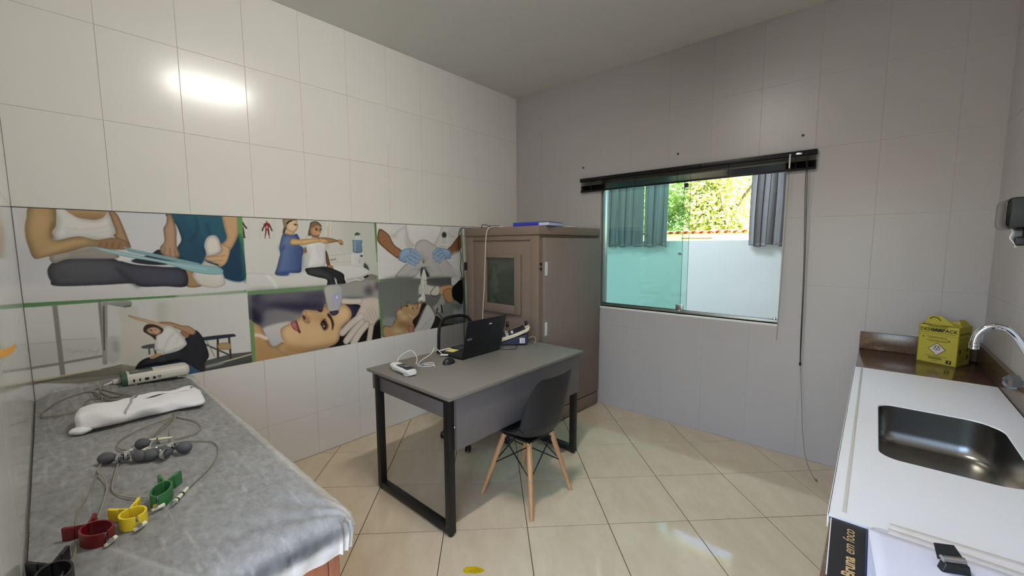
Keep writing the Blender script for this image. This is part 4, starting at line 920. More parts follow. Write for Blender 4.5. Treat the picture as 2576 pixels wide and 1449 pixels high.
def sheet_mat():
    m = bpy.data.materials.new('thin_white_nonwoven'); m.use_nodes = True; nt = m.node_tree; out = nt.nodes['Material Output']; nt.nodes.remove(nt.nodes['Principled BSDF'])
    d = nt.nodes.new('ShaderNodeBsdfDiffuse'); d.inputs[0].default_value = lin((232, 232, 230)); tl = nt.nodes.new('ShaderNodeBsdfTranslucent'); tl.inputs[0].default_value = lin((226, 226, 224))
    t = nt.nodes.new('ShaderNodeBsdfTransparent'); dm = nt.nodes.new('ShaderNodeMixShader'); dm.inputs[0].default_value = .25
    tc = nt.nodes.new('ShaderNodeTexCoord'); n = nt.nodes.new('ShaderNodeTexNoise'); n.inputs['Scale'].default_value = 24; n.inputs['Detail'].default_value = 7; n.inputs['Roughness'].default_value = .68
    mp = nt.nodes.new('ShaderNodeMapping'); mp.inputs['Scale'].default_value = (1, 1.6, 1); mp.inputs['Rotation'].default_value = (0, 0, .5)
    n2 = nt.nodes.new('ShaderNodeTexNoise'); n2.inputs['Scale'].default_value = 1.7; n2.inputs['Detail'].default_value = 3
    n3 = nt.nodes.new('ShaderNodeTexNoise'); n3.inputs['Scale'].default_value = 3.2; n3.inputs['Detail'].default_value = 5; n3.inputs['Distortion'].default_value = 1.2
    m3 = nt.nodes.new('ShaderNodeMapping'); m3.inputs['Scale'].default_value = (1.2, 9, 1); m3.inputs['Rotation'].default_value = (0, 0, -.3)
    nt.links.new(tc.outputs['Object'], mp.inputs[0]); nt.links.new(mp.outputs[0], n.inputs[0]); nt.links.new(tc.outputs['Object'], n2.inputs[0])
    nt.links.new(tc.outputs['Object'], m3.inputs[0]); nt.links.new(m3.outputs[0], n3.inputs[0])
    a1 = nt.nodes.new('ShaderNodeMapRange'); a1.inputs[1].default_value = .3; a1.inputs[2].default_value = .72; a1.inputs[3].default_value = SHEET[0]; a1.inputs[4].default_value = SHEET[1]
    nt.links.new(n.outputs['Fac'], a1.inputs[0])
    a2 = nt.nodes.new('ShaderNodeMapRange'); a2.inputs[1].default_value = .35; a2.inputs[2].default_value = .65; a2.inputs[3].default_value = -.07; a2.inputs[4].default_value = .07
    nt.links.new(n2.outputs['Fac'], a2.inputs[0])
    a3 = nt.nodes.new('ShaderNodeMapRange'); a3.inputs[1].default_value = .57; a3.inputs[2].default_value = .66; a3.inputs[3].default_value = 0; a3.inputs[4].default_value = .09
    nt.links.new(n3.outputs['Fac'], a3.inputs[0])
    at = nt.nodes.new('ShaderNodeAttribute'); at.attribute_name = 'opacity_gain'
    s1 = nt.nodes.new('ShaderNodeMath'); s2 = nt.nodes.new('ShaderNodeMath'); s3 = nt.nodes.new('ShaderNodeMath'); s3.use_clamp = True
    nt.links.new(a1.outputs[0], s1.inputs[0]); nt.links.new(a2.outputs[0], s1.inputs[1]); nt.links.new(s1.outputs[0], s2.inputs[0]); nt.links.new(a3.outputs[0], s2.inputs[1])
    nt.links.new(s2.outputs[0], s3.inputs[0]); nt.links.new(at.outputs['Fac'], s3.inputs[1])
    mx = nt.nodes.new('ShaderNodeMixShader'); nt.links.new(d.outputs[0], dm.inputs[1]); nt.links.new(tl.outputs[0], dm.inputs[2])
    nt.links.new(s3.outputs[0], mx.inputs[0]); nt.links.new(t.outputs[0], mx.inputs[1]); nt.links.new(dm.outputs[0], mx.inputs[2]); nt.links.new(mx.outputs[0], out.inputs[0])
    return m
SHEET = (.29, .50)
fs_ = drape(BZ, .055, .055, 0, BL, BY1, True)
sheet = MB().grid(lambda u, v: round_far(fs_(u, v)), 380, 150).build('disposable_sheet', sheet_mat(), smooth=180)
la = sheet.data.attributes.new('opacity_gain', 'FLOAT', 'POINT')
def opacity_gain(c):
    drop = BZ - c.z; k = min(max((drop - .060) / .02, 0), 1) * .5          # hem more opaque below the edge
    px, py = BL - c.x, BY1 - c.y; rd = math.hypot(px, py)
    k -= .26 * math.exp(-((drop - .044) / .020) ** 2)
    k += .30 * math.exp(-(rd / .07) ** 2) * (.5 + .5 * math.sin(14 * math.atan2(max(py, 1e-3), max(px, 1e-3))))
    cc = (c.y + 3.40) - .42 * (c.x - 1.75); k += .14 * math.exp(-(cc / .007) ** 2) * math.exp(-((c.x - 1.72) / .3) ** 2)
    k += .04 * min(max((c.x - 1.2) / .7, 0), 1)
    return k
la.data.foreach_set('value', [opacity_gain(v.co) for v in sheet.data.vertices])
tag(sheet, 'thin crinkled white disposable sheet spread over the dark couch', 'sheet')
def bz(x, y): return BZ + bedz(x, y)
# ------------------------------------------------------------------ desk
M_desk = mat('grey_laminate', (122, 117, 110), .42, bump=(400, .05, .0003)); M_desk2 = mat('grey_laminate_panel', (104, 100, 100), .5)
desk = thing('office_desk', 'grey laminate desk on a black metal frame in mid-room', 'desk', (1.078, -1.592, 0))
DT = .775
MB().rbox(-.395, -.628, DT - .018, .392, .62, DT, .0015).build('tabletop', M_desk, desk)
for s, y in ((-1, -.583), (1, .588)):
    for x in (-.332, .332): MB().rbox(x - .02, y - .02, .012, x + .02, y + .02, DT - .018, .002).build('leg', M_blackm, desk)
    MB().rbox(-.312, y - .02, .012, .312, y + .02, .052, .002).build('bottom_rail', M_blackm, desk)
    MB().rbox(-.312, y - .02, DT - .048, .312, y + .02, DT - .018, .002).build('top_rail', M_blackm, desk)
    for x in (-.332, .332): MB().lathe([(.016, 0), (.016, .012)], 12, T(x, y, 0)).build('foot_glide', M_black, desk)
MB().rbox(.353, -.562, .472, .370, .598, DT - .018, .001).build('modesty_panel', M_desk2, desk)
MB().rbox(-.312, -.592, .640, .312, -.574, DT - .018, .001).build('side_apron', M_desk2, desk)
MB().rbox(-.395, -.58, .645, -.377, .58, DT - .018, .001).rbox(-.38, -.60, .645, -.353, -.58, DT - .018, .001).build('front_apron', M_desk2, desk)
# ------------------------------------------------------------------ moulded chair with wooden legs
M_shell = mat('charcoal_polypropylene', (25, 27, 33), .5); M_beech = mat('pale_beech', (186, 142, 102), .5, var=(6, .14, (9, 9, 1)))
ch = thing('shell_chair', 'dark moulded plastic chair with wooden legs, facing the desk', 'chair', (1.463, -1.608, 0), CH_ROT := PI)
prof = [(.235, .405, .185, .0), (.222, .422, .205, .01), (.18, .430, .22, .03), (.08, .424, .228, .045), (-.03, .412, .228, .06), (-.11, .412, .222, .075), (-.165, .435, .215, .09), (-.198, .49, .212, .095), (-.212, .56, .214, .09), (-.222, .63, .214, .075), (-.230, .70, .208, .055), (-.236, .752, .196, .04), (-.240, .782, .178, .03), (-.242, .798, .150, .022)]
def shell(u, v):
    i = u * (len(prof) - 1); k = min(int(i), len(prof) - 2); t = i - k; a, b = prof[k], prof[k + 1]
    x, z, w_, c = (a[q] * (1 - t) + b[q] * t for q in range(4)); s = v * 2 - 1
    a0 = prof[max(k - 1, 0)]; b0 = prof[min(k + 2, len(prof) - 1)]; tx, tz = b0[0] - a0[0], b0[1] - a0[1]; l = math.hypot(tx, tz) or 1
    nx, nz = tz / l, -tx / l                         # towards the sitter
    e = c * abs(s) ** 2.6
    return (x + nx * e, w_ * s * (1 - .10 * abs(s) ** 3 * (c / .1)), z + nz * e)
MB().grid(shell, 39, 24).build('seat_shell', M_shell, ch, smooth=180, solid=.0055, subd=1)
tops = {}
for sx in (1, -1):
    for sy in (1, -1):
        a = Vector((sx * .095 - .01, sy * .105, .395)); b = Vector((sx * .197, sy * .195, .0)); tops[(sx, sy)] = (a, b)
        leg = MB().tube([a.lerp(b, t) for t in (0, .03, .3, .75, 1)], [.014, .0165, .0165, .0135, .0115], 14).build('leg', M_beech, ch)
        d = (b - a).normalized(); out = Vector((sx, sy, 0)).normalized(); q = out.cross(d).normalized(); out2 = d.cross(q)
        for t in (.06, .50):
            p = a.lerp(b, t); n = (out - d * out.dot(d)).normalized(); r_ = .0165 if t < .3 else .0155
            bm_ = Matrix.Translation(p + n * (r_ - .0015)) @ n.to_track_quat('Z', 'Y').to_matrix().to_4x4()
            MB().lathe([(.006, 0), (.006, .002), (.004, .004)], 10, bm_).build('bolt', M_steel, leg)
for c1_, c2_ in (((1, 1), (1, -1)), ((-1, 1), (-1, -1)), ((1, 1), (-1, 1)), ((1, -1), (-1, -1))):
    for p_, q_ in ((c1_, c2_), (c2_, c1_)):
        a = tops[p_][0].lerp(tops[p_][1], .06); b = tops[q_][0].lerp(tops[q_][1], .50)
        MB().tube([a, b], .0038, 8).build('brace_rod', M_blackm, ch)
MB().rbox(-.12, -.12, .388, .10, .12, .402, .004).build('mount_plate', M_blackm, ch)
# ------------------------------------------------------------------ black mesh office chair behind the desk
oc = thing('office_chair', 'black office chair with a mesh back tucked behind the desk', 'chair', (.68, -1.28, 0), .05)
M_mesh = bpy.data.materials.new('black_mesh_fabric'); M_mesh.use_nodes = True; n_ = M_mesh.node_tree; b_ = n_.nodes['Principled BSDF']
b_.inputs['Base Color'].default_value = lin((20, 20, 22)); b_.inputs['Roughness'].default_value = .8
tp_ = n_.nodes.new('ShaderNodeBsdfTransparent'); mx_ = n_.nodes.new('ShaderNodeMixShader'); mx_.inputs[0].default_value = .62
n_.links.new(tp_.outputs[0], mx_.inputs[1]); n_.links.new(b_.outputs[0], mx_.inputs[2]); n_.links.new(mx_.outputs[0], n_.nodes['Material Output'].inputs[0])
for k in range(5):
    a = 2 * PI * k / 5 + 3.95; c, s = math.cos(a), math.sin(a)
    MB().tube([(0, 0, .09), (c * .12, s * .12, .088), (c * .25, s * .25, .075)], [.024, .020, .014], 10).build('base_arm', M_steel, oc)
    cs = MB().lathe([(.009, .0), (.009, .03)], 8, T(c * .265, s * .265, .05)).rbox(-.02, -.006, .02, .016, .006, .058, .004, 2, T(c * .265, s * .265, 0, a)).build('caster', M_black, oc)
    for q in (-.013, .013): MB().lathe([(.020, -.006), (.025, -.003), (.025, .003), (.020, .006)], 16, T(c * .272 - s * q, s * .272 + c * q, .025, a, PI / 2)).build('caster_wheel', M_black, cs)
MB().lathe([(.030, .07), (.030, .26), (.016, .262), (.016, .42)], 16).build('gas_lift', M_blackm, oc)
MB().rbox(-.21, -.22, .43, .22, .22, .50, .03, 3).build('seat', mat('black_seat_fabric', (30, 30, 32), .9), oc)
MB().rbox(-.10, -.08, .405, .10, .08, .432, .006).build('seat_mechanism', M_blackm, oc)
fr = []
for k in range(40):
    a = 2 * PI * k / 40; c, s = math.cos(a), math.sin(a); e = .5
    y = .205 * abs(c) ** e * (1 if c > 0 else -1); z = .735 + .215 * abs(s) ** e * (1 if s > 0 else -1)
    fr.append((-.245 + .03 * (y / .2) ** 2 - .02 * ((z - .74) / .2), y * (1 - .10 * (z - .735) / .2), z))
MB().tube(fr, .0125, 8, True).build('back_frame', M_black, oc)
MB().grid(lambda u, v: (lambda y, z: (-.248 + .03 * (y / .2) ** 2 - .02 * ((z - .74) / .2), y, z))((v * 2 - 1) * .19 * (1 - .1 * (u - .5) * 2), .53 + u * .41), 12, 12).build('back_mesh', M_mesh, oc, smooth=180)
MB().tube([(-.10, 0, .415), (-.22, 0, .42), (-.275, 0, .47), (-.27, 0, .60)], .018, 10).build('back_support', M_black, oc)
# ------------------------------------------------------------------ audiometry booth
M_carpet = mat('brown_needle_felt', (130, 115, 105), .95, spec=.05, var=(160, .16), bump=(240, .5, .002)); M_carpet2 = mat('brown_needle_felt_door', (132, 120, 112), .95, spec=.05, var=(170, .15), bump=(250, .5, .002))
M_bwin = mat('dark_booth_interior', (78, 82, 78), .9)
ba = math.atan2(.045, .87); bw, bd, bh = .90, .86, 1.617
booth = thing('audiometry_booth', 'tall brown carpeted hearing-test booth standing in the room corner', 'booth', (1.0, -.895, 0), -ba)
# local: x negative = along the front towards the left, y = depth
MB().rbox(-bw, .012, .03, -.012, bd, bh, .002).build('body', M_carpet, booth)
MB().rbox(-bw, .0, .0, -.802, .014, bh, .002).build('stile', M_carpet, booth)
MB().rbox(-.092, .0, .0, .0, .014, bh, .002).build('stile', M_carpet, booth)
MB().rbox(-.802, .0, 1.575, -.092, .014, bh, .002).build('cross_rail', M_carpet, booth); MB().rbox(-.802, 0, .0, -.092, .014, .14, .002).build('cross_rail', M_carpet, booth)
MB().rbox(-bw - .01, -.012, bh, .012, bd + .0, 1.687, .004).build('top_cap', M_carpet, booth)
wx0, wx1, wz0, wz1 = -.612, -.262, 1.022, 1.425
wf = MB().rbox(wx0 - .075, -.012, wz0 - .075, wx0, .014, wz1 + .03, .003).rbox(wx1, -.012, wz0 - .075, wx1 + .07, .014, wz1 + .03, .003).rbox(wx0, -.012, wz0 - .075, wx1, .014, wz0, .003).rbox(wx0, -.012, wz1, wx1, .014, wz1 + .03, .003).build('window_frame', M_carpet, booth)
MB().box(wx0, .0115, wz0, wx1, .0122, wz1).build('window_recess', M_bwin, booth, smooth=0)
MB().box(wx0, .002, wz0, wx1, .006, wz1).build('window_pane', thin('clear_booth_glass', (.86, .9, .88)), booth, smooth=0)
MB().rbox(-.006, .045, .135, .030, bd - .012, 1.592, .006).build('door', M_carpet2, booth)
MB().rbox(-.004, .045, .015, .024, bd - .012, .125, .005).build('plinth', M_carpet, booth)
M_hinge = mat('white_metal_hinge', (222, 222, 220), .3, .3)
for z0 in (1.29, .80):
    MB().rbox(.028, .052, z0, .036, .072, z0 + .11, .003).lathe([(.005, 0), (.005, .11)], 8, T(.034, .046, z0)).build('hinge', M_hinge, booth)
for z0 in (1.335, 1.375): MB().rbox(-.0135, .030, z0, .001, .043, z0 + .015, .002).build('latch_screw', M_black, booth)
for x, y in ((-.05, .08), (-.05, bd - .05), (-bw + .06, .06), (-bw + .06, bd - .05)): MB().lathe([(.02, 0), (.02, .031)], 12, T(x, y, 0)).build('glide_foot', M_black, booth)
BT = 1.6875
t = thing('ring_binder', 'blue plastic folder lying flat on top of the brown booth', 'folder', (.86, -.72, BT), .12)
M_blue = mat('royal_blue_vinyl', (44, 58, 170), .4)
MB().rbox(-.17, -.12, .030, .17, .12, .033, .001).build('cover', M_blue, t); MB().rbox(-.17, -.12, 0, .17, .12, .003, .001).build('cover', M_blue, t)
MB().rbox(-.173, -.1235, 0, .075, -.119, .033, .001).build('spine', M_blue, t); MB().rbox(-.165, -.115, .004, .165, .112, .028, .001).build('paper_block', mat('blue_white_pages', (196, 200, 222), .8), t)
for i, (x, y, rz, lb) in enumerate(((1.0, -.38, .2, 'loose white papers on the booth top behind the blue folder'), (.93, -.16, .35, 'thin white leaflet on the booth top nearest the window wall'))):
    t = thing('paper_sheet', lb, 'paper', (x - .09, y, BT), rz); MB().rbox(-.10, -.14, 0, .10, .14, .006 - i * .002, .001).build('sheet', M_paper, t)
t = thing('pen', 'dark pen lying on papers on top of the booth', 'pen', (.93, -.30, BT + .010), 1.2)
MB().tube([(-.07, 0, 0), (.06, 0, 0)], .0042, 8).build('barrel', M_black, t); MB().tube([(.06, 0, 0), (.072, 0, 0)], [.004, .001], 8).build('tip', M_steel, t)
t = thing('power_adapter', 'black cable and adapter lying on the booth top by the mural', 'adapter', (.30, -.70, BT), .1)
MB().rbox(-.02, -.03, 0, .07, .03, .028, .006).build('brick', M_black, t)
MB().tube(sm([(.07, 0, .012), (.14, .02, .006), (.19, -.03, .004), (.24, -.05, .006)]), .0035, 6).tube(sm([(-.02, 0, .015), (-.07, .0, .038), (-.105, -.02, .036), (-.09, -.05, .006), (-.15, -.08, .003), (-.19, -.13, .004)]), .0035, 6).build('cable', M_black, t)
# cords on the booth front
M_wcord = mat('white_cord', (214, 208, 196), .5)
wc = thing('hanging_cord', 'white cord hanging down the front of the booth beside its window', 'cord', (0, 0, 0)); MB().tube(sm([(.56, -.78, 1.69), (.50, -.86, 1.695), (.455, -.905, 1.68), (.43, -.912, 1.60), (.415, -.91, 1.40), (.395, -.905, 1.15), (.37, -.90, .95), (.355, -.895, .70), (.35, -.895, .2), (.36, -.93, .006)]), .0042, 8).build('cord', M_wcord, wc)
bc = thing('black_cable', 'thin black cable hanging between the mural and the booth', 'cable', (0, 0, 0))
MB().tube(sm([(.1, -.83, 1.69), (.08, -.875, 1.695), (.06, -.895, 1.66), (.05, -.90, 1.55), (.075, -.89, 1.44), (.065, -.89, 1.32), (.085, -.89, 1.22), (.09, -.88, 1.0), (.09, -.88, .4), (.1, -.89, .005)]), .004, 6).build('cable', M_black, bc)
MB().rbox(.085, -.868, 1.30, .112, -.84, 1.375, .004).build('junction_box', M_black, bc)
# ------------------------------------------------------------------ on the desk
lp = thing('laptop', 'open black laptop standing on the grey desk, back of its lid to the window', 'laptop', (.865, -1.532, DT), -PI / 2 + .015)
# local: x = along the hinge, y = towards the hinge
M_lap = mat('black_laptop_plastic', (18, 19, 24), .45, bump=(500, .12, .0004)); M_key = mat('black_keys', (34, 35, 38), .5)
MB().rbox(-.187, -.135, .004, .187, .135, .021, .004).build('base', M_lap, lp)
kb = MB()
for r in range(6):
    for c in range(16): kb.box(-.175 + c * .0222, .005 + r * .0185, .0205, -.175 + c * .0222 + .0185, .005 + r * .0185 + .0155, .0228)
o = kb.build('keyboard', M_key, lp, smooth=0); o['kind'] = 'stuff'
MB().rbox(-.075, -.118, .0208, .045, -.035, .0216, .001).build('touchpad', mat('dark_touchpad', (58, 60, 62), .3), lp)
for x in (-.15, .15):
    for y in (-.11, .11): MB().lathe([(.009, 0), (.009, .004)], 10, T(x, y, 0)).build('rubber_foot', M_black, lp)
LT = Matrix.Translation((0, .133, .020)) @ Matrix.Rotation(math.radians(-14), 4, 'X')
lid = MB().rbox(-.187, -.004, .002, .187, .005, .253, .004, 2, LT).build('lid', M_lap, lp)
MB().rbox(-.17, -.0048, .018, .17, -.0038, .236, .0004, 1, LT).build('screen', M_screen, lid)
MB().tube([(-.15, .133, .020), (.15, .133, .020)], .0065, 10).build('hinge', M_black, lp)
M_silver = mat('silver_lettering', (176, 178, 180), .3, .6)
back = LT @ Matrix(((-1, 0, 0, 0), (0, 0, 1, .0052), (0, 1, 0, 0), (0, 0, 0, 1)))
text('acer', 'lid_lettering', M_silver, lid, back @ Matrix.Translation((-.172, .118, 0)), .026, .0004, .25, .0006)
MB().rbox(-.045, .0046, .205, -.018, .0056, .214, .0003, 1, LT).build('lid_sticker', M_paper, lid)
st = thing('sticky_note', 'yellow sticky note lying on the laptop palm rest', 'note', (.815, -1.645, DT + .0222), .2)
MB().box(-.036, -.036, 0, .036, .036, .0006).build('note', mat('yellow_note_paper', (226, 208, 128), .8), st, smooth=0)
cd = thing('label_card', 'white strip of card on the laptop edge beside the yellow note', 'card', (.752, -1.655, DT + .0218), .03)
MB().box(-.012, -.05, 0, .012, .05, .0005).build('card', M_paper, cd, smooth=0)
ms = thing('computer_mouse', 'black computer mouse on the desk in front of the laptop', 'mouse', (.985, -1.815, DT), .2)
def mouse(u, v):
    a = u * 2 * PI; e = v * PI / 2; rx, ry, rz_ = .032, .050, .033
    return (rx * math.cos(a) * math.cos(e), ry * math.sin(a) * math.cos(e), .003 + rz_ * math.sin(e) * (1 - .25 * math.sin(a) * math.cos(e)))
MB().grid(mouse, 28, 10).prism([(.032 * math.cos(k * PI / 14), .050 * math.sin(k * PI / 14)) for k in range(28)], 0, .004).build('shell', M_black, ms, smooth=60)
MB().lathe([(.007, -.003), (.008, 0), (.007, .003)], 12, T(0, .026, .028, PI / 2, PI / 2)).build('scroll_wheel', mat('dark_grey_rubber', (52, 52, 54), .7), ms)
hd = thing('handheld_meter', 'white hand-held screening meter with a dark display on the desk', 'device', (.925, -2.12, DT), -.10)
# local x = long axis
def hbody(u, v):
    x = -.115 + .23 * u; a = v * PI * 2; ww = .036 * (1 - .28 * abs(u * 2 - 1) ** 4); hh = .019 * (1 - .22 * abs(u * 2 - 1) ** 5)
    c, s = math.cos(a), math.sin(a); e = .7
    return (x, ww * abs(c) ** e * (1 if c > 0 else -1), .024 + hh * abs(s) ** e * (1 if s > 0 else -1))
MB().grid(hbody, 22, 22).build('body', M_wplas, hd, smooth=60)
for e in (0, 1): MB().add([hbody(e, k / 22) for k in range(22)], [tuple(range(22))]).build('end_face', M_wplas, hd)
MB().rbox(-.035, -.026, .0405, .100, .026, .0440, .002).build('display_bezel', mat('black_gloss', (26, 27, 30), .1), hd)
MB().rbox(-.03, -.02, .0441, .03, .02, .0446, .0002, 1).build('display', mat('grey_lcd', (84, 90, 92), .2), hd)
MB().rbox(.055, -.03, 0, .095, .03, .012, .004).rbox(-.10, -.025, 0, -.05, .025, .01, .004).build('foot', M_wplas, hd)
MB().rbox(.035, -.014, .044, .06, .014, .05, .003).build('clear_button', mat('grey_button', (120, 126, 128), .15), hd)
M_wusb = mat('white_usb_cable', (226, 226, 222), .45); z0 = DT
uc = thing('charging_cable', 'white cable curling from the hand-held meter to the laptop', 'cable', (0, 0, 0))
MB().tube(sm([(.82, -2.09, z0 + .03), (.785, -2.05, z0 + .055), (.80, -1.98, z0 + .085), (.87, -1.99, z0 + .075), (.93, -2.02, z0 + .058), (.975, -2.06, z0 + .052)]), .0024, 6).build('loop', M_wusb, uc)
MB().tube(sm([(.975, -2.06, z0 + .05), (.94, -2.0, z0 + .02), (.88, -1.93, z0 + .003), (.905, -1.88, z0 + .003), (.96, -1.93, z0 + .003), (.90, -1.99, z0 + .004), (.84, -1.93, z0 + .012), (.86, -1.86, z0 + .05), (.82, -1.80, z0 + .075), (.80, -1.76, z0 + .05), (.835, -1.745, z0 + .015)]), .0024, 6).tube(sm([(.905, -1.95, z0 + .004), (.945, -1.91, z0 + .004), (.985, -1.93, z0 + .003)]), .0024, 6).build('lead', M_wusb, uc)
MB().tube([(.822, -1.756, z0 + .013), (.84, -1.738, z0 + .014)], [.004, .0062], 8).tube([(.84, -1.738, z0 + .014), (.866, -1.722, z0 + .014)], [.0062, .006], 8).build('plug', M_wusb, uc)
# audiometer: navy wedge base, cream console, headphones on top
au = thing('audiometer', 'cream and navy hearing-test console on the far end of the desk', 'instrument', (.852, -1.118, DT), PI * .75)
M_navy = mat('navy_enamel', (34, 40, 72), .4); M_cream = mat('cream_plastic', (206, 202, 178), .45)
# local x = width, y = depth (operator side at +y, towards the mural), wedge seen from its side
side = [(-.155, .004), (.155, .004), (.155, .016), (.02, .034), (-.135, .078), (-.155, .072)]
Mx = Matrix(((0, 0, 1, 0), (1, 0, 0, 0), (0, 1, 0, 0), (0, 0, 0, 1)))
MB().prism(side, -.14, .07, Mx).build('base', M_navy, au, bevel=.004)
con = []
for k in range(13):
    t = k / 12; y = .172 - .335 * t; z = .012 + .02 * t + .078 * t ** 2.0; con.append((y, z))
th = [(y - .012, z + .030) for y, z in con]
MB().prism(con + th[::-1], -.147, .077, Mx).build('console', M_cream, au, bevel=.004)
def onpanel(t0, t1, x0, x1, m, name, h=.0012):
    p = []; 
    for t in (t0, t1):
        y = .172 - .335 * t - .012; z = .012 + .02 * t + .078 * t ** 2.0 + .030; p.append((y, z))
    b = MB(); n = 6; vs = []; fs = []
    for k in range(n + 1):
        t = t0 + (t1 - t0) * k / n; y = .172 - .335 * t - .012; z = .012 + .02 * t + .078 * t ** 2 + .030; sl = (.02 + .156 * t) / .335; nn = Vector((0, sl, 1)).normalized() * h
        for x in (x0, x1): vs += [(x, y, z - .001), (x + 0, y + nn.y, z + nn.z)]
    for k in range(n):
        a = k * 4; fs += [(a + 1, a + 3, a + 7, a + 5), (a, a + 1, a + 5, a + 4), (a + 2, a + 6, a + 7, a + 3)]
    fs += [(0, 2, 3, 1), (n * 4, n * 4 + 1, n * 4 + 3, n * 4 + 2)]
    return b.add(vs, fs).build(name, m, au)
onpanel(.52, .90, -.130, .060, M_navy, 'control_panel'); onpanel(.14, .45, -.130, .060, M_navy, 'control_panel')
onpanel(.68, .86, -.11, .03, M_screen, 'display', .0018); onpanel(.58, .63, -.10, .0, M_paper, 'label_strip', .0018)
MB().rbox(-.1412, -.135, .016, -.1398, -.095, .056, .0003, 1).build('label_sticker', M_paper, au)
lb = MB()
for k in range(5): lb.box(-.1416, -.131, .021 + k * .0065, -.1411, -.100 - .006 * (k % 2), .024 + k * .0065)
lb.build('label_print', mat('grey_print', (150, 150, 152), .7), au, smooth=0)
hp = thing('headphones', 'metal-banded audiometry headphones resting on the cream console', 'headphones', (.925, -1.075, DT + .140), .9)
arc = [(.075 * math.cos(PI * k / 16), 0, .012 + .045 * math.sin(PI * k / 16)) for k in range(17)]
MB().tube(arc, .004, 8, False, None, .5).build('headband', M_chrome, hp)
for s in (-1, 1):
    MB().lathe([(.018, -.012), (.024, -.006), (.024, .008), (.015, .012)], 14, T(s * .075, 0, .002, 0, 0, PI / 2)).build('ear_cup', M_black, hp)
    MB().tube(sm([(s * .075, -.01, .0), (s * .09, -.05, -.02), (s * .07, -.085, -.06), (s * .05, -.10, -.12)]), .002, 6).build('lead', M_black, hp)
al = MB().tube(sm([(1.045, -1.075, DT + .045), (1.06, -1.045, DT + .058), (1.085, -1.04, DT + .045), (1.092, -1.05, DT + .02), (1.08, -1.055, DT + .004), (1.05, -1.03, DT + .004), (1.0, -1.0, DT + .004)]), .0028, 6).build('instrument_cord', mat('grey_cord', (146, 140, 130), .5))
tag(al, 'thin grey cord looping behind the cream hearing-test console', 'cord')
dc = MB().tube(sm([(1.0, -1.345, DT + .004), (1.04, -1.31, DT + .003), (1.07, -1.25, DT + .003), (1.03, -1.20, DT + .004), (1.0, -1.18, DT + .006)]), .0024, 6).build('laptop_cable', M_black)
tag(dc, 'short black cable on the desk between laptop and console', 'cable')

# ------------------------------------------------------------------ on the couch
eg = thing('ecg_recorder', 'white oblong heart-recorder unit with a green end on the couch', 'device', (.115, -3.135, bz(.12, -3.13) + .004), -.03)
M_off = mat('warm_white_plastic', (216, 213, 202), .4); M_green = mat('dark_green_plastic', (56, 92, 72), .45)
def eb(y0, y1, sh=0):
    def f(u, v):
        y = y0 + (y1 - y0) * u; k = 1.0
        if y > .105: k = math.sqrt(max(1 - ((y - .105) / .035) ** 2, .0))
        a = 2 * PI * v; c, s = math.cos(a), math.sin(a); e = .45
        return (.056 * k ** .5 * abs(c) ** e * (1 if c > 0 else -1) + (0 if s < 0 else -.006 * s), y, .034 + .030 * (k ** .35) * abs(s) ** e * (1 if s > 0 else -1))
    return f
MB().grid(eb(-.118, .1395), 28, 28).build('body', M_off, eg, smooth=50)
g_ = eb(-.14, -.118); MB().grid(g_, 3, 28).add([g_(0, k / 28) for k in range(28)], [tuple(range(28))]).build('green_end', M_green, eg, smooth=50)
MB().rbox(-.045, -.108, .0625, .038, -.015, .0652, .001).build('display', mat('grey_green_display', (92, 96, 90), .2), eg)
for y, w_, h_ in ((-.098, .007, .014), (-.075, .007, .014), (-.052, .016, .013), (-.020, .011, .012)): MB().rbox(.0545, y, .022, .0575, y + w_, .022 + h_, .0006, 1).build('port', M_ink, eg)
MB().lathe([(.007, 0), (.007, .002), (.004, .002), (.004, .0005)], 14, T(.0548, .006, .030, 0, 0, PI / 2)).build('round_port', M_ink, eg)
for y in (-.09, .09):
    for x in (-.035, .035): MB().lathe([(.008, 0), (.008, .006)], 10, T(x, y, 0)).build('rubber_foot', M_wplas, eg)
pl_ = MB().rbox(-.012, -.172, .018, .014, -.138, .040, .004).tube([(0, -.17, .028), (0, -.205, .018)], [.007, .004], 8).build('cable_plug', M_off, eg)
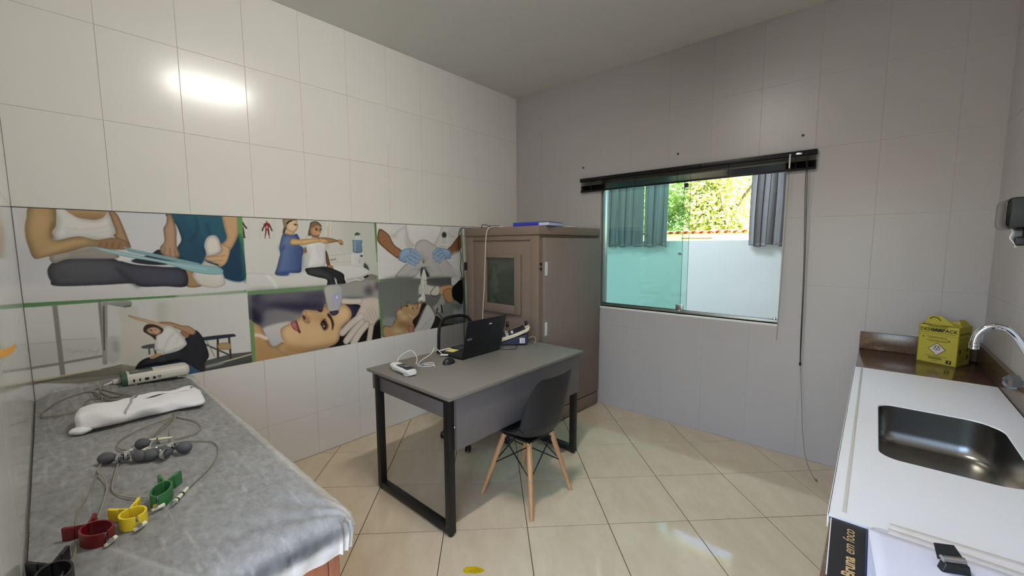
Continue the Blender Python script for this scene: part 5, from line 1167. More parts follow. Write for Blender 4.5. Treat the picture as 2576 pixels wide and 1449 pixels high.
# leads
M_lead = mat('taupe_lead', (128, 122, 106), .5); M_sleeve = mat('ivory_connector', (224, 220, 196), .4); M_lead2 = mat('pale_lead', (150, 144, 128), .5)
LD = {
 'a': [(0.127, -3.345), (0.20, -3.355), (0.30, -3.30), (0.365, -3.17), (0.34, -3.263), (0.325, -3.331), (0.208, -3.378), (0.138, -3.367), (0.229, -3.31), (0.37, -3.238), (0.464, -3.177), (0.46, -3.131), (0.40, -3.13), (0.358, -3.16), (0.33, -3.22), (0.36, -3.28), (0.45, -3.27), (0.56, -3.22)],
 'a2': [(0.30, -3.30), (0.26, -3.40), (0.395, -3.44), (0.395, -3.535), (0.341, -3.548), (0.288, -3.54), (0.203, -3.49), (0.16, -3.40), (0.24, -3.36), (0.34, -3.37), (0.46, -3.42), (.56, -3.40)],
 'b': [(0.75, -3.15), (0.801, -3.172), (0.901, -3.214), (0.999, -3.287), (1.036, -3.335)], 'c': [(0.75, -3.15), (0.807, -3.167), (0.915, -3.126), (1.005, -3.124), (1.059, -3.148), (1.066, -3.186), (1.062, -3.215)],
 'd': [(0.75, -3.16), (0.803, -3.17), (0.936, -3.207), (1.044, -3.227), (1.133, -3.232)], 'e': [(0.75, -3.16), (0.806, -3.179), (0.923, -3.242), (1.01, -3.277), (1.06, -3.296)],
 'f': [(1.04, -3.30), (1.094, -3.277), (1.095, -3.232), (1.127, -3.179), (1.188, -3.131), (1.256, -3.125), (1.338, -3.147), (1.41, -3.186), (1.457, -3.222), (1.497, -3.255)],
 'g': [(1.10, -3.36), (1.136, -3.375), (1.213, -3.39), (1.284, -3.402), (1.34, -3.408), (1.391, -3.398), (1.435, -3.376), (1.475, -3.345)],
 'h': [(1.07, -3.40), (1.104, -3.413), (1.169, -3.428), (1.25, -3.417), (1.329, -3.418), (1.413, -3.432), (1.50, -3.448)], 'i': [(1.169, -3.428), (1.302, -3.454), (1.388, -3.478), (1.454, -3.487), (1.52, -3.489)],
 'j': [(0.75, -3.17), (0.803, -3.181), (0.84, -3.267), (0.909, -3.344), (0.966, -3.365), (1.012, -3.364), (1.05, -3.346)], 'k': [(1.595, -3.49), (1.653, -3.498), (1.702, -3.515), (1.78, -3.53)]}
ec = thing('electrode_leads', 'tangle of thin grey electrode leads spread over the couch sheet', 'cable', (0, 0, 0))
for n, k in enumerate(LD.values()):
    p = [(x, y, bz(x, y) + .0045 + .003 * (n % 3)) for x, y in k]
    MB().tube(sm(p, 7), .0021 if n > 1 else .0030, 6).build('lead', M_lead if n not in (4, 7, 8) else M_lead2, ec)
def sleeve(p, q, z=.012, band=True):
    a = Vector((p[0], p[1], BZ + z)); b = Vector((q[0], q[1], BZ + z - .004)); o = MB().tube([a, a.lerp(b, .65), b], [.0062, .0056, .0030], 10).build('connector_sleeve', M_sleeve, ec)
    if band: MB().tube([a.lerp(b, .42), a.lerp(b, .47)], .0064, 10).build('black_band', M_black, o)
for p, q in (((1.125, -3.372), (1.077, -3.335)), ((1.160, -3.345), (1.098, -3.295)), ((1.150, -3.318), (1.108, -3.290)), ((1.196, -3.262), (1.135, -3.232)), ((1.04, -3.297), (1.066, -3.222)), ((1.186, -3.280), (1.135, -3.292))): sleeve(p, q, .020)
M_bulb = mat('grey_rubber_bulb', (84, 86, 90), .7)
def bulb(loc, rz, label, first=[None]):
    if first[0] is None:
        t = thing('suction_electrode', label, 'electrode', loc, rz, 'grey rubber suction electrodes on the couch')
        pr_ = [(.004, -.026), (.012, -.023), (.0185, -.014), (.020, -.002), (.018, .009), (.012, .018), (.008, .022), (.0075, .028)]
        MB().lathe(pr_, 18, T(0, 0, .019, 0, 0, PI / 2)).build('bulb', M_bulb, t)
        MB().lathe([(.0055, .026), (.0055, .032), (.013, .036), (.0165, .044), (.0165, .050), (.014, .050), (.013, .044)], 18, T(0, 0, .019, 0, 0, PI / 2)).build('metal_cup', M_chrome, t)
        MB().tube([(.031, 0, .022), (.031, 0, .036)], .0035, 8).build('terminal', M_chrome, t)
        first[0] = t; return t
    return copy_thing(first[0], loc, rz, label)
for (x, y, r_, lb) in ((1.106, -3.401, .75, 'grey suction electrode at the left end of the row'), (1.168, -3.326, 3.8, 'second grey suction electrode from the left end of the row'), (1.186, -3.299, .75, 'third suction electrode in the row, beside the paired ivory connectors'),
                       (1.196, -3.268, 3.9, 'fourth suction electrode in the row, left of the shiny right-hand cup'), (1.206, -3.214, 3.85, 'grey suction electrode at the right end of the row'), (1.062, -3.304, .6, 'lone grey suction electrode lying behind the row')):
    bulb((x, y, BZ + .001), r_, lb)
# limb clamps: two curved jaws with finger grips, pivot and electrode plate
def clamp(name, label, col, loc, rz, arm=.038, spread=.031, h=.034, ring=(.040, .027)):
    t = thing(name, label, 'clamp', loc, rz, 'coloured limb clamps on the couch'); m = mat(name + '_plastic', col, .42)
    rx, ry = ring
    for s in (1, -1):
        q = []
        for k in range(15):
            a = PI - PI * .97 * k / 14; q.append((rx * math.cos(a), s * ry * math.sin(a)))
        up_ = [(-rx - arm, s * spread), (-rx - arm * .62, s * spread * .72), (-rx - arm * .3, s * spread * .34), (-rx - .005, s * .006), (-rx, s * .002)]
        pth = [(v.x, v.y) for v in sm([(a, b, 0) for a, b in up_ + q[1:]], 2)]
        jaw = MB().strip(pth, .0046, 0, h).build('jaw', m, t, smooth=40, bevel=.0012)
        MB().strip(pth[:4], .0085, -.0005, h + .0005).build('finger_grip', m, jaw, smooth=40, bevel=.002)
    MB().tube(sm([(-rx - .03, .019, h * .5), (-rx - .014, .0, h * .55), (-rx - .03, -.019, h * .5)]), .0022, 6).build('spring', M_steel, t)
    MB().rbox(rx - .008, -.010, .006, rx - .0045, .010, h - .006, .001).build('contact_plate', M_silver, t)
    MB().tube([(rx, 0, h * .5), (rx + .012, 0, h * .5)], .0045, 10).tube([(rx + .012, 0, h * .5), (rx + .020, 0, h * .5)], .006, 10).build('terminal', M_chrome, t)
    MB().tube([(rx + .004, .016, .010), (rx + .016, -.010, .008)], [.0055, .0042], 8).build('ivory_plug', M_sleeve, t)
    return t
clamp('red_clamp', 'red limb clamp electrode on the couch sheet', (112, 16, 26), (1.600, -3.455, BZ + .002), .36)
clamp('yellow_clamp', 'yellow limb clamp electrode between the red and green ones', (232, 204, 48), (1.588, -3.387, BZ + .002), .14, .042, .031, ring=(.030, .026))
clamp('green_clamp', 'green limb clamp electrode furthest from the red one', (52, 112, 62), (1.512, -3.318, BZ + .002), -.36, .050, .026, ring=(.042, .022), h=.038)
clamp('black_clamp', 'black limb clamp electrode at the near edge of the couch', (26, 27, 31), (1.728, -3.527, BZ + .002), .10, .050, .031)
gp = thing('lead_plug', 'white banded lead plug lying beside the green clamp', 'plug', (0, 0, 0))
a, b = Vector((1.575, -3.308, BZ + .009)), Vector((1.500, -3.258, BZ + .007))
MB().tube([a.lerp(b, .22), b], [.0062, .0045], 10).build('sleeve', M_sleeve, gp)
for k in (.30, .62): MB().tube([a.lerp(b, k), a.lerp(b, k + .05)], .0068, 10).build('black_band', M_black, gp)
MB().tube([a, a.lerp(b, .22)], [.0042, .0048], 10).build('metal_pin', M_chrome, gp)
# rolled white towel with a tie
tw = thing('rolled_towel', 'rolled white towel tied with a grey strip on the couch', 'towel', (.645, -3.25, BZ), 1.50)
M_towel = mat('white_terry', (232, 232, 234), .95, bump=(160, .5, .003))
def towel(u, v):
    L = u * 2 - 1; x = .205 * L; a = 2 * PI * v; c, s = math.cos(a), math.sin(a); wd = .098 * (1 + .16 * L) * (1 - .25 * max(0, -L - .6)); hh = .030 * (1 - .30 * L)
    wob = 1 + .07 * math.sin(5 * L + 3 * a) + .05 * math.sin(11 * L - 2 * a)
    if abs(L) > .93: wob *= 1 - (abs(L) - .93) * 3
    y = wd * abs(c) ** .75 * (1 if c > 0 else -1) * wob + .02 * math.sin(2.2 * L)
    z = .003 + max(0, hh * (1 + abs(s) ** .7 * (1 if s > 0 else -1)) * wob) + (.006 * math.exp(-((y - .025 - .02 * L) / .012) ** 2) if s > 0 else 0) - (.004 * math.exp(-((y - .002 - .02 * L) / .008) ** 2) if s > 0 else 0)
    return (x, y, z)
MB().grid(towel, 60, 48).add([towel(0, k / 48) for k in range(48)], [tuple(range(48))]).add([towel(1, k / 48) for k in range(48)], [tuple(range(48))]).build('roll', M_towel, tw, smooth=60)
MB().grid(lambda u, v: (lambda p: (p[0] - .03 * u, p[1] * 1.02, p[2] + .0035 + .008 * math.sin(PI * u)))(towel(.5 + .47 * (v), .06 + .17 * u)), 8, 30).build('free_edge', M_towel, tw, smooth=180, solid=.004)
b_ = [towel(.40, .5 * k / 18) for k in range(1, 18)]; MB().tube([(p[0] + .022 * math.cos(PI * k / 16), p[1] * 1.01, p[2] + .002) for k, p in enumerate(b_)], .0045, 6).build('tie_strip', mat('grey_tie', (168, 168, 172), .9), tw)  # tie strip in one even grey
def lump(u, v):
    a = 2 * PI * u; e = PI * v - PI / 2; return (-.19 + .035 * math.cos(a) * math.cos(e), -.085 + .028 * math.sin(a) * math.cos(e) * (1 + .2 * math.sin(3 * a)), .016 + .015 * math.sin(e))
MB().grid(lump, 16, 10).build('knotted_end', M_towel, tw, smooth=180)
# ------------------------------------------------------------------ counter with sink
M_gran = mat('brown_granite', (98, 76, 62), .14, var=(95, .38)); M_granite_up = mat('brown_granite_splash', (104, 84, 70), .2, var=(85, .42))
M_sinkw = mat('glare_white_steel_top', (236, 238, 243), .3); M_inox = mat('satin_stainless', (146, 144, 139), .26, 1.0, bump=(40, .06, .002))  # white of the sink top stands for bright glare on stainless steel
CZ, CX = .858, 2.962
SY0, SY1 = -2.257, -.602          # extent of the white sink top
bx0, bx1, by0, by1 = 3.052, 3.392, -1.800, -1.212
ct = thing('granite_counter', 'brown granite wall counter with upstand running along the side wall', 'counter', (0, 0, 0))
MB().rbox(CX, RY + .004, CZ - .03, RX - .002, by0 - .04, CZ, .002).rbox(CX, by1 + .04, CZ - .03, RX - .002, -.002, CZ, .002).rbox(CX, by0 - .04, CZ - .03, bx0 - .03, by1 + .04, CZ, .002).rbox(bx1 + .02, by0 - .04, CZ - .03, RX - .002, by1 + .04, CZ, .002).build('slab', M_gran, ct)
MB().rbox(CX, -.022, CZ, RX, -.002, .967, .002).build('back_upstand', M_granite_up, ct)
MB().rbox(RX - .022, RY + .004, CZ, RX - .002, -.022, .967, .002).build('side_upstand', M_granite_up, ct)
for y in (-3.2, -2.0, -.5): MB().prism([(RX - .02, CZ - .03), (RX - .46, CZ - .03), (RX - .46, CZ - .06), (RX - .02, CZ - .30)], y - .006, y + .006, Matrix(((1, 0, 0, 0), (0, 0, 1, 0), (0, 1, 0, 0), (0, 0, 0, 1)))).build('bracket', M_batten, ct)
sk_ = thing('sink_unit', 'steel sink top, white for its glare, with a stainless steel bowl set on the counter', 'sink', (0, 0, 0))
def rr_pts(x0, x1, y0, y1, r, n=8):
    o = []
    for cx, cy, a0 in ((x1 - r[0], y1 - r[0], 0), (x0 + r[1], y1 - r[1], PI / 2), (x0 + r[2], y0 + r[2], PI), (x1 - r[3], y0 + r[3], 1.5 * PI)):
        rr_ = r[(0, 1, 2, 3)[int(a0 / (PI / 2) + .1)]]
        for k in range(n + 1): a = a0 + PI / 2 * k / n; o.append((cx + rr_ * math.cos(a), cy + rr_ * math.sin(a)))
    return o
inner = rr_pts(bx0, bx1, by0, by1, (.10, .055, .055, .10)); cx_, cy_ = (bx0 + bx1) / 2, (by0 + by1) / 2
X0, X1, TZ = CX - .003, RX - .024, CZ + .006
outer = []
for x, y in inner:
    dx, dy = x - cx_, y - cy_; t = min((X1 - cx_) / dx if dx > 0 else ((X0 - cx_) / dx if dx < 0 else 9e9), (SY1 - cy_) / dy if dy > 0 else ((SY0 - cy_) / dy if dy < 0 else 9e9)); outer.append((cx_ + dx * t, cy_ + dy * t))
for c in ((X1, SY1), (X0, SY1), (X0, SY0), (X1, SY0)):
    k = min(range(len(outer)), key=lambda i: math.hypot(outer[i][0] - c[0], outer[i][1] - c[1])); outer[k] = c
n = len(inner); vs = [(x, y, TZ) for x, y in outer] + [(x, y, TZ) for x, y in inner] + [(x, y, TZ - .004) for x, y in [(cx_ + (x - cx_) * .985, cy_ + (y - cy_) * .99) for x, y in inner]] + [(x, y, CZ + .0008) for x, y in outer]
fs = [(i, (i + 1) % n, n + (i + 1) % n, n + i) for i in range(n)] + [(n + i, n + (i + 1) % n, 2 * n + (i + 1) % n, 2 * n + i) for i in range(n)] + [(i, 3 * n + i, 3 * n + (i + 1) % n, (i + 1) % n) for i in range(n)]
MB().add(vs, fs).build('top_sheet', M_sinkw, sk_, smooth=30)
MB().rbox(CX - .0045, SY0, CZ - .028, CX - .0005, SY1, TZ, .001).build('front_lip', M_sinkw, sk_)
MB().rbox(2.984, SY0 + .03, TZ - .001, 2.993, SY1 - .02, TZ + .0012, .0008).rbox(2.99, SY1 - .012, TZ - .001, X1 - .02, SY1 - .004, TZ + .002, .0008).build('drip_ridge', mat('beige_ridge', (196, 194, 186), .35), sk_)  # ridge coloured beiger than the white sheet around it
bw_ = []; lay = [(1.0, .985, TZ - .003), (.985, .985, TZ - .03), (.975, .975, TZ - .10), (.94, .95, TZ - .135), (.85, .9, TZ - .150), (.4, .5, TZ - .154), (.12, .08, TZ - .156)]
for sx_, sy_, z in lay: bw_ += [(cx_ + (x - cx_) * sx_, cy_ + (y - cy_) * sy_, z) for x, y in inner]
fs = [(l * n + i, l * n + (i + 1) % n, (l + 1) * n + (i + 1) % n, (l + 1) * n + i) for l in range(len(lay) - 1) for i in range(n)] + [tuple((len(lay) - 1) * n + i for i in range(n))]
bo = MB().add(bw_, fs).build('bowl', M_inox, sk_, smooth=60)
MB().lathe([(.032, -.002), (.032, .002), (.024, .002), (.020, -.001)], 24, T(cx_, cy_, TZ - .155)).build('drain', M_chrome, bo)
# wall tap with a swan-neck spout, and its clear knob
tp = thing('sink_tap', 'chrome swan-neck tap arching over the sink from the side wall', 'tap', (0, 0, 0))
ys = -1.2
pts = sm([(3.305, ys, 1.150), (3.305, ys, 1.165), (3.311, ys, 1.190), (3.328, ys, 1.215), (3.352, ys, 1.227), (3.378, ys - .002, 1.222), (3.402, ys - .004, 1.200), (3.425, ys - .006, 1.160), (3.442, ys - .008, 1.120), (3.455, ys - .01, 1.09), (3.474, ys - .01, 1.078), (RX - .004, ys - .01, 1.076)], 6)
MB().tube(pts, .0118, 14).build('spout', M_chrome, tp)
MB().lathe([(.011, 0), (.0145, .002), (.0145, .010), (.012, .012), (.0145, .014), (.0145, .022), (.0115, .024)], 16, T(3.305, ys, 1.133)).build('aerator', M_chrome, tp)
MB().lathe([(.026, 0), (.026, .004), (.014, .012)], 18, T(RX - .0022, ys - .01, 1.076, 0, 0, -PI / 2)).build('wall_flange', M_chrome, tp)
kn = thing('tap_knob', 'clear faceted tap handle on the wall by the granite upstand', 'handle', (3.40, -1.235, 1.035), 0)
MB().lathe([(.018, -.022), (.026, -.016), (.026, .010), (.018, .018), (.006, .020)], 6, T(0, 0, 0, .3, 0, -PI / 2)).build('grip', mat('smoky_acrylic', (120, 122, 124), .08, .6), kn, smooth=0)
MB().tube([(.018, 0, 0), (RX - 3.4022, 0, 0)], .008, 12).lathe([(.024, 0), (.024, .004), (.012, .010)], 16, T(RX - 3.4022, 0, 0, 0, 0, -PI / 2)).build('stem', M_chrome, kn)
# paper-towel dispenser
dp = thing('towel_dispenser', 'black wall dispenser with a white paper towel poking out', 'dispenser', (RX - .0018, -1.505, 1.572), 0)
M_gb = mat('gloss_black_plastic', (16, 17, 20), .12)
MB().rbox(-.190, .0, .0, 0, .185, .098, .018, 4).build('front_cover', M_gb, dp)
MB().rbox(-.182, -.004, .004, -.004, .004, .094, .003, 2).build('side_cover', mat('satin_black_plastic', (15, 16, 19), .5), dp)
MB().rbox(-.150, .02, -.030, -.085, .035, .006, .006, 3).rbox(-.165, .02, -.052, -.120, .035, -.024, .006, 3).build('pull_lever', M_black, dp)
MB().grid(lambda u, v: (-.178 + .075 * u + .012 * v + .004 * math.sin(9 * v), .02 + .13 * u, .004 - .062 * v * (1 - .45 * u) - .004 * math.sin(6 * u)), 8, 10).build('paper_end', M_paper, dp, smooth=180, solid=.001)
# sharps box
M_card = mat('yellow_cardboard', (182, 170, 60), .7); M_card2 = mat('yellow_cardboard_shaded', (70, 54, 20), .8)
yaw = math.atan2(-.068, .152); sb = thing('sharps_box', 'yellow cardboard sharps box with black print on the granite counter', 'box', (3.221, -.174, CZ), yaw)
W_, D_, H_ = .1665, .152, .215
MB().box(0, 0, 0, W_, .003, H_).box(0, D_ - .003, 0, W_, D_, H_).box(0, 0, 0, .003, D_, H_).box(W_ - .003, 0, 0, W_, D_, H_).box(0, 0, 0, W_, D_, .003).build('carton', M_card, sb, smooth=0)
MB().box(.003, .003, H_ - .03, W_ - .003, D_ - .003, H_ - .028).build('dark_inside', M_card2, sb, smooth=0)  # dark sheet standing for the shade inside the open carton
MB().prism([(.02, 0), (W_ - .02, 0), (W_ - .03, .014), (.03, .014)], -.001, .001, T(0, D_ - .002, H_, 0, 1.25)).build('top_flap', M_card, sb, smooth=0)
MB().prism([(0, 0), (.125, 0), (.085, .034), (.064, .052), (.016, .050), (.0, .016)], -.001, .001, T(.002, .060, H_ - .004, 0, 1.35)).build('top_flap', M_card, sb, smooth=0)
MB().prism([(.0, 0), (.085, 0), (.07, .028), (.02, .03)], -.001, .001, T(.035, 0, H_ - .002, 0, -.25 + PI)).build('front_tab', M_card, sb, smooth=0)
MB().prism([(0, 0), (.11, 0), (.10, .04), (.03, .045)], -.001, .001, T(W_, .02, H_, PI / 2, 1.0)).build('side_flap', M_card, sb, smooth=0)
MB().tube(sm([(.020, .062, H_ + .026), (.028, .065, H_ + .037), (.050, .065, H_ + .037), (.066, .062, H_ + .020)]), .0022, 6).build('carry_slot_edge', M_card2, sb)
F_ = lambda x, z: Matrix(((1, 0, 0, x), (0, 0, -1, -.0006), (0, 1, 0, z), (0, 0, 0, 1)))
R_ = lambda y, z: Matrix(((0, 0, 1, W_ + .0006), (1, 0, 0, y), (0, 1, 0, z), (0, 0, 0, 1)))
M_ol = mat('faded_olive_print', (96, 84, 24), .7)
text('DESCARPACK', 'front_title', M_ink, sb, F_(.006, H_ - .034), .0248, .0002, 0, .0004)
scr = MB()
for k in range(9):
    p = [(.052 + .006 * i + .002 * k % .004, -.0010, H_ - .020 - .0016 * k + .003 * math.sin(i * 1.9 + k)) for i in range(9)]; scr.tube(p, .0006, 4)
scr.build('marker_scribble', M_ink, sb)
def rule(M, x0, x1, z, h, m, name='print_rule'): return MB().box(x0, z, -.0003, x1, z + h, .0003, M).build(name, m, sb, smooth=0)
rule(F_(0, 0), .004, W_ - .012, H_ - .043, .0012, M_ink); rule(F_(0, 0), .002, W_ - .002, H_ - .054, .0008, M_ol)
for i, (x0, x1, z) in enumerate(((.034, .118, .149), (.044, .125, .143), (.034, .128, .130), (.048, .122, .124))): rule(F_(0, 0), x0, x1, z, .0022, M_ol, 'small_print')
for x in (.022, .130): MB().lathe([(.0035, 0), (.0035, .0006)], 10, F_(x, .146 - (.012 if x > .1 else 0)) @ Matrix.Scale(1.0, 4)).build('print_dot', M_ink, sb)
MB().prism([(0, -.037), (.037, 0), (0, .037), (-.037, 0)], -.0004, .0002, F_(.083, .082)).build('hazard_border', M_ink, sb, smooth=0)
MB().prism([(0, -.0335), (.0335, 0), (0, .0335), (-.0335, 0)], -.0002, .0005, F_(.083, .082)).build('hazard_diamond', mat('pinkish_white_print', (214, 200, 200), .7), sb, smooth=0)
hz = MB()
for k in range(3):
    a0 = PI / 2 + k * 2 * PI / 3; c = (.083 + .0062 * math.cos(a0), .0895 + .0062 * math.sin(a0))
    hz.strip([(c[0] + .0078 * math.cos(a0 + q), c[1] + .0078 * math.sin(a0 + q)) for q in [(-2.55 + 5.1 * i / 16) for i in range(17)]][1:-1], .0026, -.0001, .0007, Matrix(((1, 0, 0, 0), (0, 0, -1, -.0006), (0, 1, 0, 0), (0, 0, 0, 1))))
hz.strip([(.083 + .0052 * math.cos(q * PI / 8), .0895 + .0052 * math.sin(q * PI / 8)) for q in range(16)], .0016, -.0001, .0006, Matrix(((1, 0, 0, 0), (0, 0, -1, -.0006), (0, 1, 0, 0), (0, 0, 0, 1))), True)
hz.build('biohazard_symbol', M_ink, sb, smooth=0)
rule(F_(0, 0), .064, .102, .0665, .0022, M_ink, 'small_print'); rule(F_(0, 0), .072, .094, .060, .0016, M_ink, 'small_print')
for x0, x1, z, h in ((.035, .125, .040, .0022), (.050, .105, .030, .0042), (.050, .108, .024, .0036), (.064, .092, .015, .0022)): rule(F_(0, 0), x0, x1, z, h, M_ol, 'small_print')
MB().box(.124, .008, -.0003, .146, .028, .0004, F_(0, 0)).build('size_block', M_ink, sb, smooth=0)
text('7', 'size_digit', M_card, sb, F_(.1315, .0105) @ Matrix.Translation((0, 0, .0006)), .019, .0003, 0, .0006)
text('DESCARPACK', 'side_title', M_ol, sb, R_(.008, H_ - .045), .0205, .0002)
for i in range(11): rule(R_(0, 0), .012, .145 - .018 * (i % 3) - (.035 if i > 5 else 0), .150 - i * .0125, .0024, M_ol, 'small_print')
for y, z, s in ((.118, .085, .013), (.118, .045, .015), (.026, .082, .014)): MB().lathe([(s, 0), (s, .0006), (s * .6, .0006), (s * .6, 0)], 14, R_(y, z)).build('print_mark', M_ol, sb, smooth=0)
# papers on a blue-rimmed board, bulldog clip, dark flyer
M_fly = mat('dark_flyer', (34, 34, 40), .45); M_gold = mat('gold_print', (198, 168, 120), .5)
fy = thing('dark_flyer', 'black flyer with gold lettering at the counter edge', 'flyer', (2.966, -2.262, CZ + .0006), .03)
MB().box(0, -.226, 0, .16, 0, .0008).build('sheet', M_fly, fy, smooth=0)
MB().box(-.0012, -.226, -.0002, .0008, 0, .0010).build('torn_edge', M_paper, fy, smooth=0)
TM = Matrix(((0, -1, 0, 0), (1, 0, 0, 0), (0, 0, 1, .0010), (0, 0, 0, 1)))
text('Bruna', 'gold_lettering', M_gold, fy, T(.044, -.207, 0) @ TM, .030, .0001, 0, .0008)
text('em foco', 'gold_lettering', M_gold, fy, T(.044, -.1255, 0) @ TM, .030, .0001, .25)
text('o ensaio', 'gold_lettering', mat('pale_print', (150, 148, 150), .5), fy, T(.082, -.165, 0) @ TM, .020, .0001)
bd_ = thing('document_board', 'white board with a navy rim lying on the counter under papers', 'board', (3.031, -2.242, CZ + .0022), .0)
op = rr_pts(0, .34, -.32, 0, (.02, .035, .02, .02)); ip = rr_pts(.0035, .3365, -.3165, -.0035, (.017, .031, .017, .017)); ip2 = rr_pts(.012, .328, -.308, -.012, (.012, .025, .012, .012))
MB().prism(op, 0, .004).build('rim', mat('navy_rim', (30, 34, 84), .3), bd_, bevel=.001)
MB().prism(ip, .0032, .0050).build('plate', mat('bluish_white_plate', (206, 212, 232), .3), bd_)
M_pp = [mat('sheet_white', (226, 226, 230), .8), mat('sheet_lilac', (220, 220, 230), .8), mat('sheet_cool', (214, 216, 232), .8)]
for i, (x, y, rz, w2, h2, lb, cu) in enumerate(((.040, .026, .07, .40, .30, 'bottom sheet of the paper pile, showing its far long edge', .004), (.036, -.018, .03, .36, .28, 'middle sheet of the paper pile on the board', .009), (.001, -.066, .10, .36, .27, 'top curled sheet of the paper pile, held by the clip', .016))):
    t = thing('paper_sheet', lb, 'paper', (3.031 + x, -2.242 + y, CZ + .0075 + i * .0035), rz, 'papers on the counter')
    MB().grid(lambda u, v, cu=cu, w2=w2, h2=h2: (u * w2, -v * h2, cu * (1 - u) ** 2 * (1 - v) * 1.2 + .0022 * math.sin(6 * v + 3 * u) + .004 * cu / .016 * math.sin(PI * u)), 16, 16).build('sheet', M_pp[i], t, smooth=180, solid=.0003)
cl = thing('bulldog_clip', 'black bulldog clip with a silver lever gripping the papers', 'clip', (3.163, -2.350, CZ + .022), .5)
MB().prism([(-.035, .0), (.030, .0), (.024, .028), (-.026, .028)], -.010, .010, Matrix(((1, 0, 0, 0), (0, 0, 1, 0), (0, 1, 0, 0), (0, 0, 0, 1)))).build('spring_body', M_black, cl, bevel=.003)
MB().prism([(-.030, 0), (.03, 0), (.022, .038), (-.022, .038)], -.0015, .0015, T(0, .012, .024, 0, .7)).build('lever', M_black, cl, bevel=.001)
MB().tube([(-.026, .006, .030), (.022, .006, .030)], .0095, 14).build('pivot_barrel', M_steel, cl)
MB().rbox(-.02, -.07, -.016, .02, .0, -.010, .002).build('jaw_plate', M_black, cl)
for o in cl.children: o.scale = (.78, .78, .78)
# ------------------------------------------------------------------ blind over the window
M_bl = mat('gloss_black_aluminium', (12, 12, 14), .38, spec=.25); M_cord = mat('black_cord', (26, 26, 28), .7); M_clear = thin('clear_acrylic', (.86, .87, .88), rough=.1)
vb = thing('venetian_blind', 'black venetian blind pulled up above the window', 'blind', (1.753, -.0018, 2.10))
hw = .917
MB().rbox(-hw, -.042, .030, hw, -.002, .062, .002).build('headrail', M_bl, vb)
def slat(z, tilt=.0, name='slat', w2=.0125):
    def f(u, v):
        y = (v - .5) * 2 * w2; return (-hw + .004 + u * (2 * hw - .008), -.024 + y * math.cos(tilt), z + y * math.sin(tilt) - 6 * y * y * 1.5)
    return MB().grid(f, 1, 6).build(name, M_bl, vb, smooth=180, solid=.0006)
for k in range(3): slat(.004 + k * .0088, .15)
for k in range(15): slat(-.052 + k * .0032, 0)
MB().rbox(-hw + .004, -.038, -.066, hw - .004, -.011, -.052, .003).build('bottom_rail', M_bl, vb)
for x in (-.80, -.36, .0, .38, .80):
    MB().tube([(x, -.0375, -.064), (x, -.0385, .032)], .0011, 6).tube([(x + .006, -.0375, -.064), (x + .006, -.0385, .032)], .0011, 6).build('ladder_cord', M_cord, vb)
for x in (-.56, .19): MB().rbox(x - .02, -.0445, .034, x + .02, -.0415, .058, .002).build('rail_clip', M_bl, vb)
MB().rbox(.80, -.0435, .036, .835, -.0415, .05, .001).build('cord_lock', M_steel, vb)
MB().tube([(.768, -.046, .028), (.768, -.050, -.3), (.764, -.050, -.80), (.755, -.046, -1.25)], .0042, 6).build('tilt_wand', M_clear, vb); MB().tube([(.768, -.046, .046), (.768, -.048, -.05)], .005, 8).build('wand_hook', M_wplas, vb)
MB().tube(sm([(.862, -.044, .03), (.866, -.046, -.2), (.886, -.046, -.7), (.896, -.042, -1.2), (.902, -.036, -1.40)]), .0022, 6).tube(sm([(.868, -.042, .03), (.875, -.046, -.2), (.892, -.046, -.7), (.900, -.042, -1.2), (.904, -.036, -1.40)]), .0022, 6).build('pull_cord', M_cord, vb)
MB().lathe([(.004, .012), (.007, .004), (.0075, -.010), (.005, -.014)], 10, T(.903, -.036, -1.402)).build('cord_tassel', M_black, vb)
ts = MB().tube(sm([(2.657, -.036, .685), (2.665, -.04, .60), (2.68, -.06, .45), (2.70, -.09, .25), (2.73, -.13, .08), (2.77, -.20, .012), (2.80, -.27, .004)]), .0018, 6).build('cord_string', mat('grey_string', (120, 114, 108), .8)); tag(ts, 'thin grey string hanging from the blind cord down to the floor', 'string')
MB().lathe([(.002, .016), (.006, .010), (.0075, 0), (.004, -.006)], 8, T(2.808, -.285, .007, .3, 1.3)).build('end_bead', mat('grey_bead', (130, 126, 120), .6), ts)
for x, lb in ((.848, 'black wall plug above the left end of the blind'), (1.742, 'black wall plug above the middle of the blind'), (2.581, 'black wall plug above the right end of the blind')):
    t = thing('wall_plug', lb, 'plug', (x, -.0018, 2.27)); MB().lathe([(.0085, 0), (.0085, .003), (.004, .003), (.003, .0008)], 12, T(0, 0, 0, 0, PI / 2)).build('socket', M_black, t)
# orange strip on the near wall, yellow smear on the floor
os_ = MB().grid(lambda u, v: (.95 + .75 * u, RY + .0012, 1.213 + .10 * u ** 1.3 + (v - .5) * .020 * (1 - .5 * (1 - u) ** 6)), 24, 2).build('orange_strip', mat('plain_orange', (240, 172, 60), .5), smooth=0, solid=.0008)
tag(os_, 'orange strip standing for a mark on the tiled wall beside the couch', 'strip')
bl = [(.052 * (.9 + .18 * math.sin(2 * a) + .10 * math.sin(3 * a + 1)) * math.cos(a), .024 * (1 + .15 * math.sin(2 * a + .5) + .08 * math.sin(5 * a)) * math.sin(a)) for a in [2 * PI * k / 40 for k in range(40)]]
ye = mat('yellow_smear', (196, 168, 24), .35, var=(30, .35)); sp = MB().prism(bl, 0, .0006, T(1.672, -2.262, .0002, .5)).build('yellow_stain', ye, smooth=0); tag(sp, 'small yellow smear on the beige floor tiles', 'stain')
